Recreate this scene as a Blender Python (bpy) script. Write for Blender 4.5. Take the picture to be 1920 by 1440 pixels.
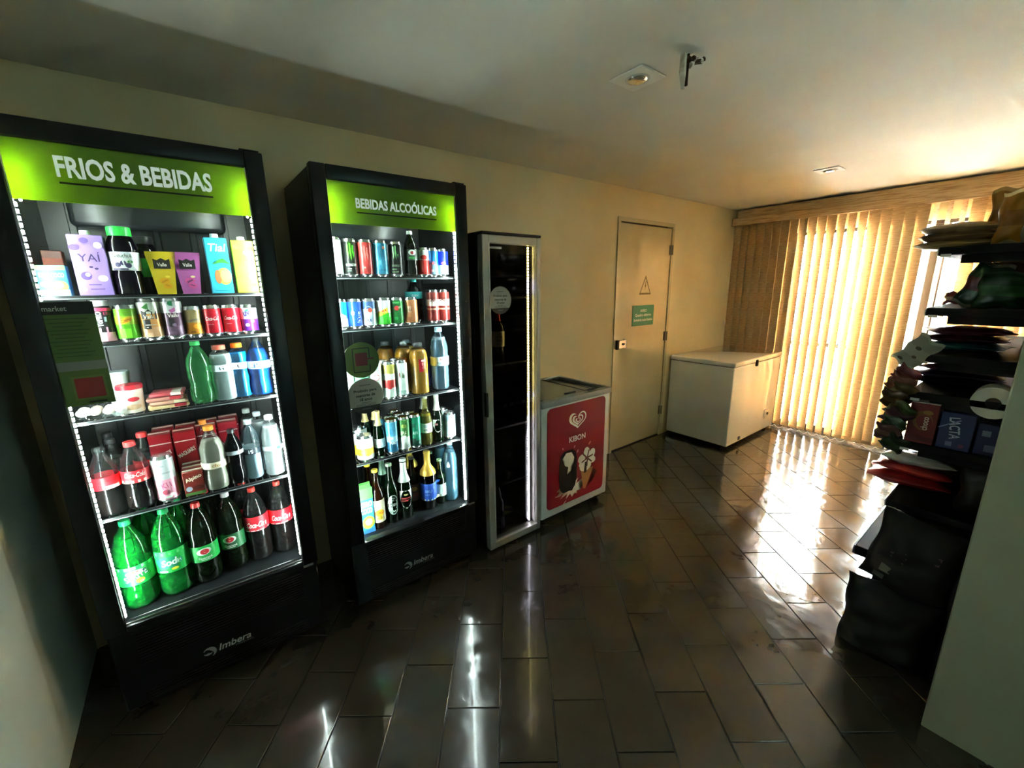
import bpy, bmesh, math, random
from mathutils import Matrix, Vector

for o in list(bpy.data.objects):
    bpy.data.objects.remove(o, do_unlink=True)
SC = bpy.context.scene
COL = SC.collection
random.seed(7)

# ------------------------------------------------------------------ camera
F_PX, PITCH, YAW, ROLL = 779.276, 0.2307042, 0.6544653, -0.0141726
fw = Vector((math.sin(YAW)*math.cos(PITCH), math.cos(YAW)*math.cos(PITCH), -math.sin(PITCH)))
rt = Vector((math.cos(YAW), -math.sin(YAW), 0))
up = rt.cross(fw)
rt2 = math.cos(ROLL)*rt + math.sin(ROLL)*up
up2 = -math.sin(ROLL)*rt + math.cos(ROLL)*up
cam_data = bpy.data.cameras.new('camera')
cam_data.sensor_fit = 'HORIZONTAL'
cam_data.sensor_width = 36.0
cam_data.lens = F_PX/1920*36.0
cam_data.clip_start = 0.02
cam = bpy.data.objects.new('camera', cam_data)
COL.objects.link(cam)
cam.matrix_world = Matrix(((rt2.x, up2.x, -fw.x, 0.0), (rt2.y, up2.y, -fw.y, 0.0), (rt2.z, up2.z, -fw.z, 1.57), (0, 0, 0, 1)))
SC.camera = cam

# ------------------------------------------------------------------ world, sun, exposure
W = bpy.data.worlds.new('sky')
SC.world = W
W.use_nodes = True
bg = W.node_tree.nodes['Background']
bg.inputs[0].default_value = (0.74, 0.87, 1.0, 1)
bg.inputs[1].default_value = 150.0
sun_d = bpy.data.lights.new('sun', 'SUN')
sun_d.energy = 300.0
sun_d.angle = math.radians(1.0)
sun_d.color = (1.0, 0.99, 0.98)
sun = bpy.data.objects.new('sun', sun_d)
COL.objects.link(sun)
sun.rotation_euler = Vector((0.36, 0.50, -0.79)).to_track_quat('-Z', 'Y').to_euler()
LED = 215.0         # radiance of the refrigerator light strips
LED_WINE = 60.0
SC.view_settings.view_transform = 'Standard'
SC.view_settings.look = 'None'
SC.view_settings.exposure = 1.0
SC.view_settings.gamma = 1.0
SC.view_settings.use_curve_mapping = False
cy = SC.cycles
cy.max_bounces = 10; cy.diffuse_bounces = 5; cy.glossy_bounces = 5; cy.transmission_bounces = 6
cy.transparent_max_bounces = 28
cy.caustics_reflective = False; cy.caustics_refractive = False
cy.sample_clamp_indirect = 120.0
cy.use_denoising = True

# ------------------------------------------------------------------ materials
def lin(h):
    h = h.lstrip('#'); out = []
    for i in (0, 2, 4):
        c = int(h[i:i+2], 16)/255
        out.append(c/12.92 if c <= 0.04045 else ((c+0.055)/1.055)**2.4)
    return (*out, 1.0)
MATS = {}
def M(col, rough=0.45, metal=0.0, spec=0.5, coat=0.0, name=None):
    """plain procedural material, by colour"""
    key = (col, rough, metal, spec, coat)
    if key in MATS: return MATS[key]
    m = bpy.data.materials.new(name or 'surface_'+col.strip('#')); m.use_nodes = True
    b = m.node_tree.nodes['Principled BSDF']
    b.inputs['Base Color'].default_value = lin(col)
    b.inputs['Roughness'].default_value = rough
    b.inputs['Metallic'].default_value = metal
    b.inputs['Specular IOR Level'].default_value = spec
    b.inputs['Coat Weight'].default_value = coat
    MATS[key] = m
    return m
def nodes_mat(name):
    m = bpy.data.materials.new(name); m.use_nodes = True
    nt = m.node_tree
    return m, nt, nt.nodes['Principled BSDF'], nt.nodes['Material Output']
def noise_mat(name, c1, c2, scale, rough=0.6, bump=0.0, bump_scale=None, stretch=None, spec=0.5, detail=4, coords='Object'):
    m, nt, b, out = nodes_mat(name)
    tc = nt.nodes.new('ShaderNodeTexCoord'); mp = nt.nodes.new('ShaderNodeMapping')
    nt.links.new(tc.outputs[coords], mp.inputs[0])
    if stretch: mp.inputs['Scale'].default_value = stretch
    n = nt.nodes.new('ShaderNodeTexNoise'); n.inputs['Scale'].default_value = scale; n.inputs['Detail'].default_value = detail
    nt.links.new(mp.outputs[0], n.inputs['Vector'])
    r = nt.nodes.new('ShaderNodeValToRGB')
    r.color_ramp.elements[0].color = lin(c1); r.color_ramp.elements[1].color = lin(c2)
    r.color_ramp.elements[0].position = 0.35; r.color_ramp.elements[1].position = 0.65
    nt.links.new(n.outputs['Fac'], r.inputs[0]); nt.links.new(r.outputs[0], b.inputs['Base Color'])
    b.inputs['Roughness'].default_value = rough; b.inputs['Specular IOR Level'].default_value = spec
    if bump:
        n2 = nt.nodes.new('ShaderNodeTexNoise'); n2.inputs['Scale'].default_value = bump_scale or scale; n2.inputs['Detail'].default_value = 3
        nt.links.new(mp.outputs[0], n2.inputs['Vector'])
        bp = nt.nodes.new('ShaderNodeBump'); bp.inputs['Strength'].default_value = bump; bp.inputs['Distance'].default_value = 0.01
        nt.links.new(n2.outputs['Fac'], bp.inputs['Height']); nt.links.new(bp.outputs[0], b.inputs['Normal'])
    return m
def clear_mat(name, tint, body=0.0, body_col=None, rough=0.05, gloss=1.0, transluc=0.5):
    """see-through shell: tinted transparency + facing-dependent gloss, plus an optional share of coloured body"""
    m, nt, b, out = nodes_mat(name)
    nt.nodes.remove(b)
    tr = nt.nodes.new('ShaderNodeBsdfTransparent'); tr.inputs[0].default_value = lin(tint)
    gl = nt.nodes.new('ShaderNodeBsdfGlossy'); gl.inputs['Roughness'].default_value = rough
    lw = nt.nodes.new('ShaderNodeFresnel'); lw.inputs[0].default_value = 1.45
    sh = tr
    if body > 0:
        df = nt.nodes.new('ShaderNodeBsdfDiffuse'); df.inputs[0].default_value = lin(body_col or tint)
        tl = nt.nodes.new('ShaderNodeBsdfTranslucent'); tl.inputs[0].default_value = lin(body_col or tint)
        m1 = nt.nodes.new('ShaderNodeMixShader'); m1.inputs[0].default_value = transluc
        nt.links.new(df.outputs[0], m1.inputs[1]); nt.links.new(tl.outputs[0], m1.inputs[2])
        m2 = nt.nodes.new('ShaderNodeMixShader'); m2.inputs[0].default_value = body
        nt.links.new(tr.outputs[0], m2.inputs[1]); nt.links.new(m1.outputs[0], m2.inputs[2]); sh = m2
    ml = nt.nodes.new('ShaderNodeMath'); ml.operation = 'MULTIPLY'; ml.inputs[1].default_value = gloss
    nt.links.new(lw.outputs[0], ml.inputs[0])
    mx = nt.nodes.new('ShaderNodeMixShader')
    nt.links.new(ml.outputs[0], mx.inputs[0]); nt.links.new(sh.outputs[0], mx.inputs[1]); nt.links.new(gl.outputs[0], mx.inputs[2])
    nt.links.new(mx.outputs[0], out.inputs[0])
    return m
def emit_mat(name, col, strength):
    m, nt, b, out = nodes_mat(name); nt.nodes.remove(b)
    e = nt.nodes.new('ShaderNodeEmission'); e.inputs[0].default_value = col; e.inputs[1].default_value = strength
    nt.links.new(e.outputs[0], out.inputs[0])
    return m

PAINT_WALL = noise_mat('cream_wall_paint', '#cfbf97', '#d5c69f', 3.0, 0.55, 0.04, 160.0)
PAINT_SIDE = noise_mat('pale_wall_paint', '#c8ccbc', '#ced2c3', 3.0, 0.6, 0.04, 160.0)
PAINT_CEIL = noise_mat('ceiling_paint', '#d8d3c6', '#dcd8cc', 2.0, 0.8, 0.03, 120.0)
BLACK = M('#080809', 0.38, 0.0, 0.35, name='black_enamel')
BLACK_IN = noise_mat('dark_liner', '#101214', '#15181a', 2.0, 0.33)
SILVER = M('#c4c4c0', 0.35, 0.9, name='silver_trim')
ALU = M('#d4d6d8', 0.25, 1.0, name='aluminium')
CHROME = M('#d9d9d9', 0.15, 1.0, name='chrome')
WHITE = M('#eceeee', 0.5, name='white_print')
ENAMEL = M('#f0efee', 0.06, 0.0, 0.6, 0.8, name='white_enamel')
GLASS = clear_mat('clear_glass', '#f6faf8', gloss=0.7, rough=0.0)
WINDOW_GLASS = clear_mat('window_glass', '#f7faf9', gloss=0.8, rough=0.0)
TINT_GLASS = clear_mat('smoked_glass', '#b9bab8', gloss=0.6, rough=0.0)
PET = clear_mat('clear_plastic', '#f2f7f7', 0.012, '#dfe9ea', 0.06, 0.8)
PET_BLUE = clear_mat('bluish_plastic', '#e0f0f8', 0.03, '#b9dcec', 0.08)
PET_GREEN = clear_mat('green_plastic', '#57d873', 0.42, '#1fae4a', 0.08)
PET_GREEN_LIGHT = clear_mat('light_green_plastic', '#9fe8ae', 0.30, '#58bf77', 0.08)
PET_DARKGREEN = clear_mat('dark_green_glass', '#1d4a22', 0.25, '#0f3315', 0.05)
PET_PALE = clear_mat('pale_olive_glass', '#c9c98a', 0.35, '#a5a045', 0.05)
GLASS_BROWN = clear_mat('brown_glass', '#5a2a0e', 0.4, '#3a1806', 0.05)
WATER = clear_mat('water_fill', '#eaf6fb', 0.75, '#f2fafd', 0.1, 1.0, 0.25)
COLA = M('#120604', 0.15, name='dark_cola')
GUARANA = M('#1a0c05', 0.15, name='dark_guarana')
LED_MAT = emit_mat('cool_led', (0.88, 1.0, 0.96, 1), LED)
LED_WARM = emit_mat('warm_led', (1.0, 0.82, 0.30, 1), LED_WINE)
LED_COOL2 = emit_mat('violet_white_led', (0.90, 0.86, 1.0, 1), LED_WINE*1.4)

def translucent_panel(name, col, tl=0.5):
    m, nt, b, out = nodes_mat(name)
    b.inputs['Base Color'].default_value = lin(col); b.inputs['Roughness'].default_value = 0.35
    t = nt.nodes.new('ShaderNodeBsdfTranslucent'); t.inputs[0].default_value = lin(col)
    mx = nt.nodes.new('ShaderNodeMixShader'); mx.inputs[0].default_value = tl
    nt.links.new(b.outputs[0], mx.inputs[1]); nt.links.new(t.outputs[0], mx.inputs[2]); nt.links.new(mx.outputs[0], out.inputs[0])
    return m
SIGN_GREEN = translucent_panel('backlit_green_film', '#a8c43c', 0.55)
SIGN_WHITE, _nt, _b, _o = nodes_mat('backlit_white_letters')
_b.inputs['Base Color'].default_value = lin('#e8ebe4'); _b.inputs['Emission Color'].default_value = (.92, 1, .90, 1); _b.inputs['Emission Strength'].default_value = 0.23

def fabric_mat():
    m, nt, b, out = nodes_mat('woven_blind_fabric')
    tc = nt.nodes.new('ShaderNodeTexCoord'); mp = nt.nodes.new('ShaderNodeMapping'); mp.inputs['Scale'].default_value = (8, 8, 150)
    n = nt.nodes.new('ShaderNodeTexNoise'); n.inputs['Scale'].default_value = 1.0; n.inputs['Detail'].default_value = 5
    nt.links.new(tc.outputs['Object'], mp.inputs[0]); nt.links.new(mp.outputs[0], n.inputs['Vector'])
    r = nt.nodes.new('ShaderNodeValToRGB')
    r.color_ramp.elements[0].color = lin('#a87f56'); r.color_ramp.elements[1].color = lin('#d5b58a')
    r.color_ramp.elements[0].position = 0.30; r.color_ramp.elements[1].position = 0.55
    nt.links.new(n.outputs['Fac'], r.inputs[0])
    nt.links.new(r.outputs[0], b.inputs['Base Color']); b.inputs['Roughness'].default_value = 0.9
    t = nt.nodes.new('ShaderNodeBsdfTranslucent'); nt.links.new(r.outputs[0], t.inputs[0])
    mx = nt.nodes.new('ShaderNodeMixShader'); mx.inputs[0].default_value = 0.0014
    nt.links.new(b.outputs[0], mx.inputs[1]); nt.links.new(t.outputs[0], mx.inputs[2]); nt.links.new(mx.outputs[0], out.inputs[0])
    return m
FABRIC = fabric_mat()

def slate_mat():
    m, nt, b, out = nodes_mat('polished_slate')
    tc = nt.nodes.new('ShaderNodeTexCoord')
    geo = nt.nodes.new('ShaderNodeNewGeometry'); oi = nt.nodes.new('ShaderNodeObjectInfo')
    n = nt.nodes.new('ShaderNodeTexNoise'); n.inputs['Scale'].default_value = 3.5; n.inputs['Detail'].default_value = 6
    nt.links.new(geo.outputs['Position'], n.inputs['Vector'])
    r = nt.nodes.new('ShaderNodeValToRGB')
    r.color_ramp.elements[0].color = lin('#2c251e'); r.color_ramp.elements[1].color = lin('#453b2f')
    nt.links.new(n.outputs['Fac'], r.inputs[0])
    hs = nt.nodes.new('ShaderNodeHueSaturation')
    mr = nt.nodes.new('ShaderNodeMapRange'); mr.inputs['To Min'].default_value = 0.88; mr.inputs['To Max'].default_value = 1.12
    nt.links.new(oi.outputs['Random'], mr.inputs['Value']); nt.links.new(mr.outputs[0], hs.inputs['Value'])
    nt.links.new(r.outputs[0], hs.inputs['Color']); nt.links.new(hs.outputs[0], b.inputs['Base Color'])
    n2 = nt.nodes.new('ShaderNodeTexNoise'); n2.inputs['Scale'].default_value = 9.0; n2.inputs['Detail'].default_value = 2
    nt.links.new(geo.outputs['Position'], n2.inputs['Vector'])
    n3 = nt.nodes.new('ShaderNodeTexNoise'); n3.inputs['Scale'].default_value = 26.0; n3.inputs['Detail'].default_value = 3
    nt.links.new(geo.outputs['Position'], n3.inputs['Vector'])
    mr2 = nt.nodes.new('ShaderNodeMapRange'); mr2.inputs['From Min'].default_value = 0.35; mr2.inputs['From Max'].default_value = 0.7
    mr2.inputs['To Min'].default_value = 0.10; mr2.inputs['To Max'].default_value = 0.20
    nt.links.new(n2.outputs['Fac'], mr2.inputs['Value']); nt.links.new(mr2.outputs[0], b.inputs['Roughness'])
    bp = nt.nodes.new('ShaderNodeBump'); bp.inputs['Strength'].default_value = 0.26; bp.inputs['Distance'].default_value = 0.012
    nt.links.new(n2.outputs['Fac'], bp.inputs['Height'])
    bp2 = nt.nodes.new('ShaderNodeBump'); bp2.inputs['Strength'].default_value = 0.05; bp2.inputs['Distance'].default_value = 0.006
    nt.links.new(n3.outputs['Fac'], bp2.inputs['Height']); nt.links.new(bp.outputs[0], bp2.inputs['Normal'])
    nt.links.new(bp2.outputs[0], b.inputs['Normal'])
    b.inputs['Specular IOR Level'].default_value = 0.55
    b.inputs['Coat Weight'].default_value = 0.3; b.inputs['Coat Roughness'].default_value = 0.05
    return m
SLATE = slate_mat()
GROUT = M('#1d1a17', 0.5, name='dark_grout')

# ------------------------------------------------------------------ mesh helpers
def box(bm, x0, x1, y0, y1, z0, z1, bev=0.0, seg=1, mi=0):
    vs = [bm.verts.new(p) for p in ((x0,y0,z0),(x1,y0,z0),(x1,y1,z0),(x0,y1,z0),(x0,y0,z1),(x1,y0,z1),(x1,y1,z1),(x0,y1,z1))]
    fs = [bm.faces.new([vs[i] for i in q]) for q in ((3,2,1,0),(4,5,6,7),(0,1,5,4),(1,2,6,5),(2,3,7,6),(3,0,4,7))]
    for f in fs: f.material_index = mi
    if bev > 0:
        es = list({e for f in fs for e in f.edges})
        r = bmesh.ops.bevel(bm, geom=es, offset=bev, segments=seg, affect='EDGES', profile=0.5, clamp_overlap=True)
        for f in r['faces']: f.material_index = mi
def tube(bm, a, b, r, seg=8, mi=0, r2=None):
    a = Vector(a); b = Vector(b); d = b-a
    mt = Matrix.Translation((a+b)/2) @ d.to_track_quat('Z', 'Y').to_matrix().to_4x4()
    g = bmesh.ops.create_cone(bm, cap_ends=True, segments=seg, radius1=r, radius2=r if r2 is None else r2, depth=d.length, matrix=mt)
    for v in g['verts']:
        for f in v.link_faces: f.material_index = mi
def lathe(bm, prof, seg=20, mis=None, cx=0.0, cy=0.0, cap=True):
    rings = []
    for r, z in prof:
        rings.append([bm.verts.new((cx+r*math.cos(2*math.pi*k/seg), cy+r*math.sin(2*math.pi*k/seg), z)) for k in range(seg)])
    for i in range(len(rings)-1):
        for k in range(seg):
            f = bm.faces.new((rings[i][k], rings[i][(k+1) % seg], rings[i+1][(k+1) % seg], rings[i+1][k]))
            if mis: f.material_index = mis[i]
    if cap:
        f = bm.faces.new(list(reversed(rings[0]))); f.material_index = mis[0] if mis else 0
        f = bm.faces.new(rings[-1]); f.material_index = mis[-1] if mis else 0
def finish(name, bm, mats, parent=None, smooth=None, loc=None, rot=None):
    me = bpy.data.meshes.new(name)
    bmesh.ops.recalc_face_normals(bm, faces=bm.faces)
    bm.to_mesh(me); bm.free()
    for m in (mats if isinstance(mats, (list, tuple)) else [mats]): me.materials.append(m)
    if smooth is not None:
        me.shade_smooth(); me.set_sharp_from_angle(angle=math.radians(smooth))
    o = bpy.data.objects.new(name, me); COL.objects.link(o)
    if parent is not None: o.parent = parent
    if loc is not None: o.location = loc
    if rot is not None: o.rotation_euler = rot
    return o
def share(name, src, parent=None, loc=None, rot=None):
    o = bpy.data.objects.new(name, src.data); COL.objects.link(o)
    if parent is not None: o.parent = parent
    if loc is not None: o.location = loc
    if rot is not None: o.rotation_euler = rot
    return o
def B(name, mats, parent=None, *boxes, bev=0.0, seg=1, smooth=None, loc=None, rot=None):
    bm = bmesh.new()
    for q in boxes: box(bm, *q, bev=bev, seg=seg)
    return finish(name, bm, mats, parent, smooth if smooth else (40 if bev else None), loc, rot)
def thing(name, label, cat, loc=(0,0,0), rotz=0.0, group=None):
    o = bpy.data.objects.new(name, None); COL.objects.link(o)
    o.empty_display_size = 0.05
    o.location = loc; o.rotation_euler = (0, 0, rotz)
    o['label'] = label; o['category'] = cat
    if group: o['group'] = group
    return o
def tag(o, label, cat, group=None):
    o['label'] = label; o['category'] = cat
    if group: o['group'] = group
    return o
def struct(o):
    o['kind'] = 'structure'
    return o

# ------------------------------------------------------------------ flat print: lettering and emblems
TXT = {}
def text_geo(s, bold=0.0):
    k = (s, bold)
    if k not in TXT:
        cu = bpy.data.curves.new('t', 'FONT'); cu.body = s; cu.fill_mode = 'FRONT'; cu.resolution_u = 3; cu.offset = bold
        ob = bpy.data.objects.new('t', cu)
        me = bpy.data.meshes.new_from_object(ob)
        vs = [(v.co.x, v.co.y) for v in me.vertices]; fs = [tuple(p.vertices) for p in me.polygons]
        x0 = min(v[0] for v in vs); x1 = max(v[0] for v in vs); y0 = min(v[1] for v in vs); y1 = max(v[1] for v in vs)
        TXT[k] = ([(v[0]-(x0+x1)/2, v[1]-(y0+y1)/2) for v in vs], fs, x1-x0, y1-y0)
        bpy.data.objects.remove(ob); bpy.data.curves.remove(cu); bpy.data.meshes.remove(me)
    return TXT[k]
def T(s, z, h, col, w=None, u=0.0, rot=0.0, bold=0.012, shear=0.0):
    return ('T', s, z, h, col, w, u, rot, bold, shear)
def E(z, w, h, col, u=0.0, rot=0.0): return ('E', z, w, h, col, u, rot)
def R(z, w, h, col, u=0.0, rot=0.0): return ('R', z, w, h, col, u, rot)
def G(z, pts, col, u=0.0): return ('G', z, pts, col, u)
def shapes(d):
    k = d[0]
    def tf(pts, u, z, rot):
        c, s = math.cos(rot), math.sin(rot)
        return [(u+x*c-y*s, z+x*s+y*c) for x, y in pts]
    if k == 'T':
        _, s, z, h, col, w, u, rot, bold, shear = d
        vs, fs, tw, th = text_geo(s, bold)
        sy = h/th; sx = (w/tw) if w else sy
        return tf([(x*sx+shear*y*sy, y*sy) for x, y in vs], u, z, rot), fs
    if k == 'E':
        _, z, w, h, col, u, rot = d
        n = 20; pts = [(w/2*math.cos(2*math.pi*i/n), h/2*math.sin(2*math.pi*i/n)) for i in range(n)]
        return tf(pts, u, z, rot), [tuple(range(n))]
    if k == 'R':
        _, z, w, h, col, u, rot = d
        return tf([(-w/2,-h/2),(w/2,-h/2),(w/2,h/2),(-w/2,h/2)], u, z, rot), [(0,1,2,3)]
    _, z, pts, col, u = d
    return tf(pts, u, z, 0), [tuple(range(len(pts)))]
def colour_of(d): return {'T': 4, 'E': 4, 'R': 4, 'G': 3}[d[0]]
def art(parent, decals, r=None, front=0.0, lift=0.0006, mat=None):
    """print on the front (-Y) of a thing: wrapped on radius r, or flat at y = front"""
    groups = {}
    for i, d in enumerate(decals):
        groups.setdefault(('lettering' if d[0] == 'T' else 'emblem', d[colour_of(d)]), []).append((i, d))
    for (nm, col), ds in groups.items():
        bm = bmesh.new()
        for i, d in ds:
            pts, fs = shapes(d)
            lf = lift*(1+0.45*i)
            vs = [bm.verts.new((x, 0.0, z)) for x, z in pts]
            layer = []
            for f in fs:
                try: layer.append(bm.faces.new([vs[j] for j in f]))
                except ValueError: pass
            if r:
                x0 = min(p[0] for p in pts); x1 = max(p[0] for p in pts)
                st = r*0.22
                k = math.ceil(x0/st)
                while k*st < x1:
                    gm = [e for e in bm.verts[:] + bm.edges[:] + bm.faces[:] if not e.tag]
                    bmesh.ops.bisect_plane(bm, geom=gm, plane_co=(k*st, 0, 0), plane_no=(1, 0, 0))
                    k += 1
                for v in bm.verts:
                    if not v.tag:
                        a = v.co.x/r; v.co = Vector(((r+lf)*math.sin(a), -(r+lf)*math.cos(a), v.co.z))
            else:
                for v in bm.verts:
                    if not v.tag: v.co.y = front-lf
            for e in bm.verts[:] + bm.edges[:] + bm.faces[:]: e.tag = True
        bmesh.ops.triangulate(bm, faces=[f for f in bm.faces if len(f.verts) > 4])
        me = bpy.data.meshes.new(nm); bm.to_mesh(me); bm.free()
        me.materials.append(mat or M(col, 0.5))
        o = bpy.data.objects.new(nm, me); COL.objects.link(o); o.parent = parent

# ================================================================== the room
YL, ZC, XS, XE = 2.395, 2.36, -0.55, 5.10
fl = struct(B('floor', GROUT, None, (XS-.1, XE+.12, -2.3, YL+.1, -.08, -.007)))
TH = math.radians(52.3); dv = Vector((math.cos(TH), math.sin(TH))); nv = Vector((math.sin(TH), -math.cos(TH)))
TW, TL, GAP = 0.2035, 0.405, 0.0036
rng = random.Random(3)
def clip_tile(bm, planes):
    for co, no in planes:
        g = bm.verts[:] + bm.edges[:] + bm.faces[:]
        r = bmesh.ops.bisect_plane(bm, geom=g, plane_co=co, plane_no=no, clear_outer=True)
        es = [e for e in r['geom_cut'] if isinstance(e, bmesh.types.BMEdge)]
        if es: bmesh.ops.holes_fill(bm, edges=bm.edges[:], sides=12)
ntile = 0
for j in range(-14, 26):
    n0 = 0.95 + TW*j
    s_off = 1.567 + (j-1)*0.2165
    for k in range(-14, 16):
        s0 = s_off + TL*k
        c = dv*(s0+TL/2) + nv*(n0+TW/2)
        if not (XS-.25 < c.x < XE+.25 and -.62 < c.y < YL+.25): continue
        if c.x > 2.15 and c.y < -.02: continue
        if c.y < -.35 + .0 and c.x < .9: continue
        bm = bmesh.new()
        L2, W2 = TL/2-GAP/2, TW/2-GAP/2
        box(bm, -L2, L2, -W2, W2, -.0068, 0.0, bev=.0016)
        rz = TH
        mt = Matrix.Translation((c.x, c.y, rng.uniform(-.0004, .0004))) @ Matrix.Rotation(rz, 4, 'Z') @ Matrix.Rotation(rng.uniform(-.0024, .0024), 4, 'X') @ Matrix.Rotation(rng.uniform(-.0014, .0014), 4, 'Y')
        bm.transform(mt)
        planes = []
        if c.x < XS+.3: planes.append(((XS, 0, 0), (-1, 0, 0)))
        if c.x > XE-.3: planes.append(((XE+.1, 0, 0), (1, 0, 0)))
        if c.y > YL-.3: planes.append(((0, YL, 0), (0, 1, 0)))
        if planes: clip_tile(bm, planes)
        if len(bm.faces) < 5: bm.free(); continue
        bmesh.ops.translate(bm, verts=bm.verts, vec=(-c.x, -c.y, 0))
        finish('tile', bm, SLATE, fl, None, (c.x, c.y, 0))
        ntile += 1
print('tiles', ntile)

DX0, DX1, DZ = 2.985, 3.845, 2.13
struct(B('wall_left', PAINT_WALL, None, (XS-.1, DX0, YL, YL+.11, -.01, 2.45), (DX1, XE+.15, YL, YL+.11, -.01, 2.45), (DX0, DX1, YL, YL+.11, DZ, 2.45)))
struct(B('wall_side', PAINT_SIDE, None, (XS-.1, XS, -2.3, YL, -.01, 2.45)))
BW = (1.0, 1.56, 1.0, 2.05)      # frosted window in the wall behind the camera
struct(B('wall_back', PAINT_SIDE, None, (XS, BW[0], -2.3, -2.2, -.01, 2.45), (BW[1], 2.0, -2.3, -2.2, -.01, 2.45), (BW[0], BW[1], -2.3, -2.2, -.01, BW[2]), (BW[0], BW[1], -2.3, -2.2, BW[3], 2.45)))
FROST = translucent_panel('frosted_window_glass', '#84928c', 0.55)
w1 = bpy.data.objects.new('window_1', None); COL.objects.link(w1); w1.location = (BW[0], -2.25, BW[2]); struct(w1)
w1['label'] = 'frosted window in the wall behind the camera'
B('pane', FROST, w1, (0, BW[1]-BW[0], -.003, .003, 0, BW[3]-BW[2]))
B('frame', M('#d8d8d4', .4), w1, (0, .03, -.02, .02, 0, BW[3]-BW[2]), (BW[1]-BW[0]-.03, BW[1]-BW[0], -.02, .02, 0, BW[3]-BW[2]), (.03, BW[1]-BW[0]-.03, -.02, .02, 0, .03), (.03, BW[1]-BW[0]-.03, -.02, .02, BW[3]-BW[2]-.03, BW[3]-BW[2]))
struct(B('wall_wing', noise_mat('dimmed_wall_paint', '#8c8870', '#938f77', 3.0, .6, .05, 140.0), None, (1.883, 2.0, -2.2, .045, -.01, 2.4), bev=.004))  # wall paint with a darkened colour that stands for the dim light here
struct(B('wall_right', PAINT_WALL, None, (2.0, XE+.15, -.25, -.15, -.01, 2.45)))
OY0, OY1, OZ = -.12, 1.80, 2.065
struct(B('wall_end', PAINT_WALL, None, (XE, XE+.15, OY1, YL, -.01, 2.45), (XE, XE+.15, OY0, OY1, OZ, 2.45), (XE, XE+.15, -.15, OY0, -.01, 2.45)))
ce = struct(B('ceiling', PAINT_CEIL, None, (XS, XE-.04, -2.2, YL-.013, ZC, ZC+.025), (XS-.1, XE+.15, -2.3, YL+.11, 2.45, 2.5)))

# service door in the left wall
CREAM = noise_mat('cream_gloss_enamel', '#c3b58f', '#c9bc97', 4.0, 0.16, 0.05, 5.0, spec=0.6)
_p = CREAM.node_tree.nodes['Principled BSDF']; _p.inputs['Coat Weight'].default_value = .7; _p.inputs['Coat Roughness'].default_value = .06
dr = bpy.data.objects.new('door_1', None); COL.objects.link(dr); dr.location = (DX0, YL, 0); struct(dr)
dr['label'] = 'cream glossy metal service door in the left wall'
DW = DX1-DX0
B('door_frame', CREAM, dr, (.0, .034, -.012, .06, 0, DZ), (DW-.034, DW, -.004, .06, 0, DZ), (.034, DW-.034, -.012, .06, DZ-.034, DZ), bev=.002)
B('door_leaf', CREAM, dr, (.040, DW-.038, .006, .046, .012, DZ-.042), bev=.002)
B('door_backing', GROUT, dr, (-.02, DW+.02, .062, .12, -.03, DZ+.02))  # unseen slab added behind the leaf to block light leaking under it
for z in (1.89, 1.06, .28):
    h = B('hinge', M('#7b7364', .4, .7), dr, (DW-.062, DW-.03, -.010, .008, z-.045, z+.045), bev=.002)
    bm = bmesh.new(); tube(bm, (DW-.03, -.012, z-.045), (DW-.03, -.012, z+.045), .007, 8); finish('hinge_pin', bm, M('#7b7364', .4, .7), h, 40)
lk = B('latch', CHROME, dr, (.028, .150, -.030, .008, 1.005, 1.080), bev=.004)
B('latch_slot', M('#1a1512', .5), lk, (.024, .050, -.036, -.004, 1.000, 1.083))
B('latch_bolt', M('#2a2623', .3, .8), lk, (.098, .128, -.040, -.028, 1.035, 1.055), bev=.004)
B('latch_edge', M('#f1f1ee', .2, .6), lk, (.150, .156, -.034, .008, 1.0, 1.085))
# lightning triangle
bm = bmesh.new()
tri = lambda s: [(0.447+s*a, b) for a, b in ((-.092, 1.478+ (0 if s==1 else .016)), (.092, 1.478+(0 if s==1 else .016)), (0, 1.655-(0 if s==1 else .03)))]
o3, i3 = tri(1), tri(.78)
vo = [bm.verts.new((x, .0050, z)) for x, z in o3]; vi = [bm.verts.new((x, .0050, z)) for x, z in i3]
for a in range(3): bm.faces.new((vo[a], vo[(a+1)%3], vi[(a+1)%3], vi[a]))
tr_o = finish('warning_triangle', bm, M('#6e5f3c', .5), dr); tr_o['label'] = 'triangular high-voltage warning mark'
bm = bmesh.new()
bolt = [(.450,1.600),(.436,1.552),(.446,1.552),(.440,1.512),(.462,1.566),(.451,1.566),(.460,1.600)]
bm.faces.new([bm.verts.new((x, .0052, z)) for x, z in bolt]); finish('lightning_bolt', bm, M('#6e5f3c', .5), tr_o)
sg = B('notice_plate', M('#3f8f6c', .4), dr, (.268, .600, .0015, .0058, 1.190, 1.380), bev=.001); sg['label'] = 'small green notice plate with white lettering'
art(sg, [T('AVISO', 1.330, .026, '#e4efe6', u=.434), T('Quadro elétrico', 1.288, .030, '#e4efe6', w=.25, u=.434), T('Somente autorizados', 1.246, .026, '#e4efe6', w=.29, u=.434)], front=.0015)

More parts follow.
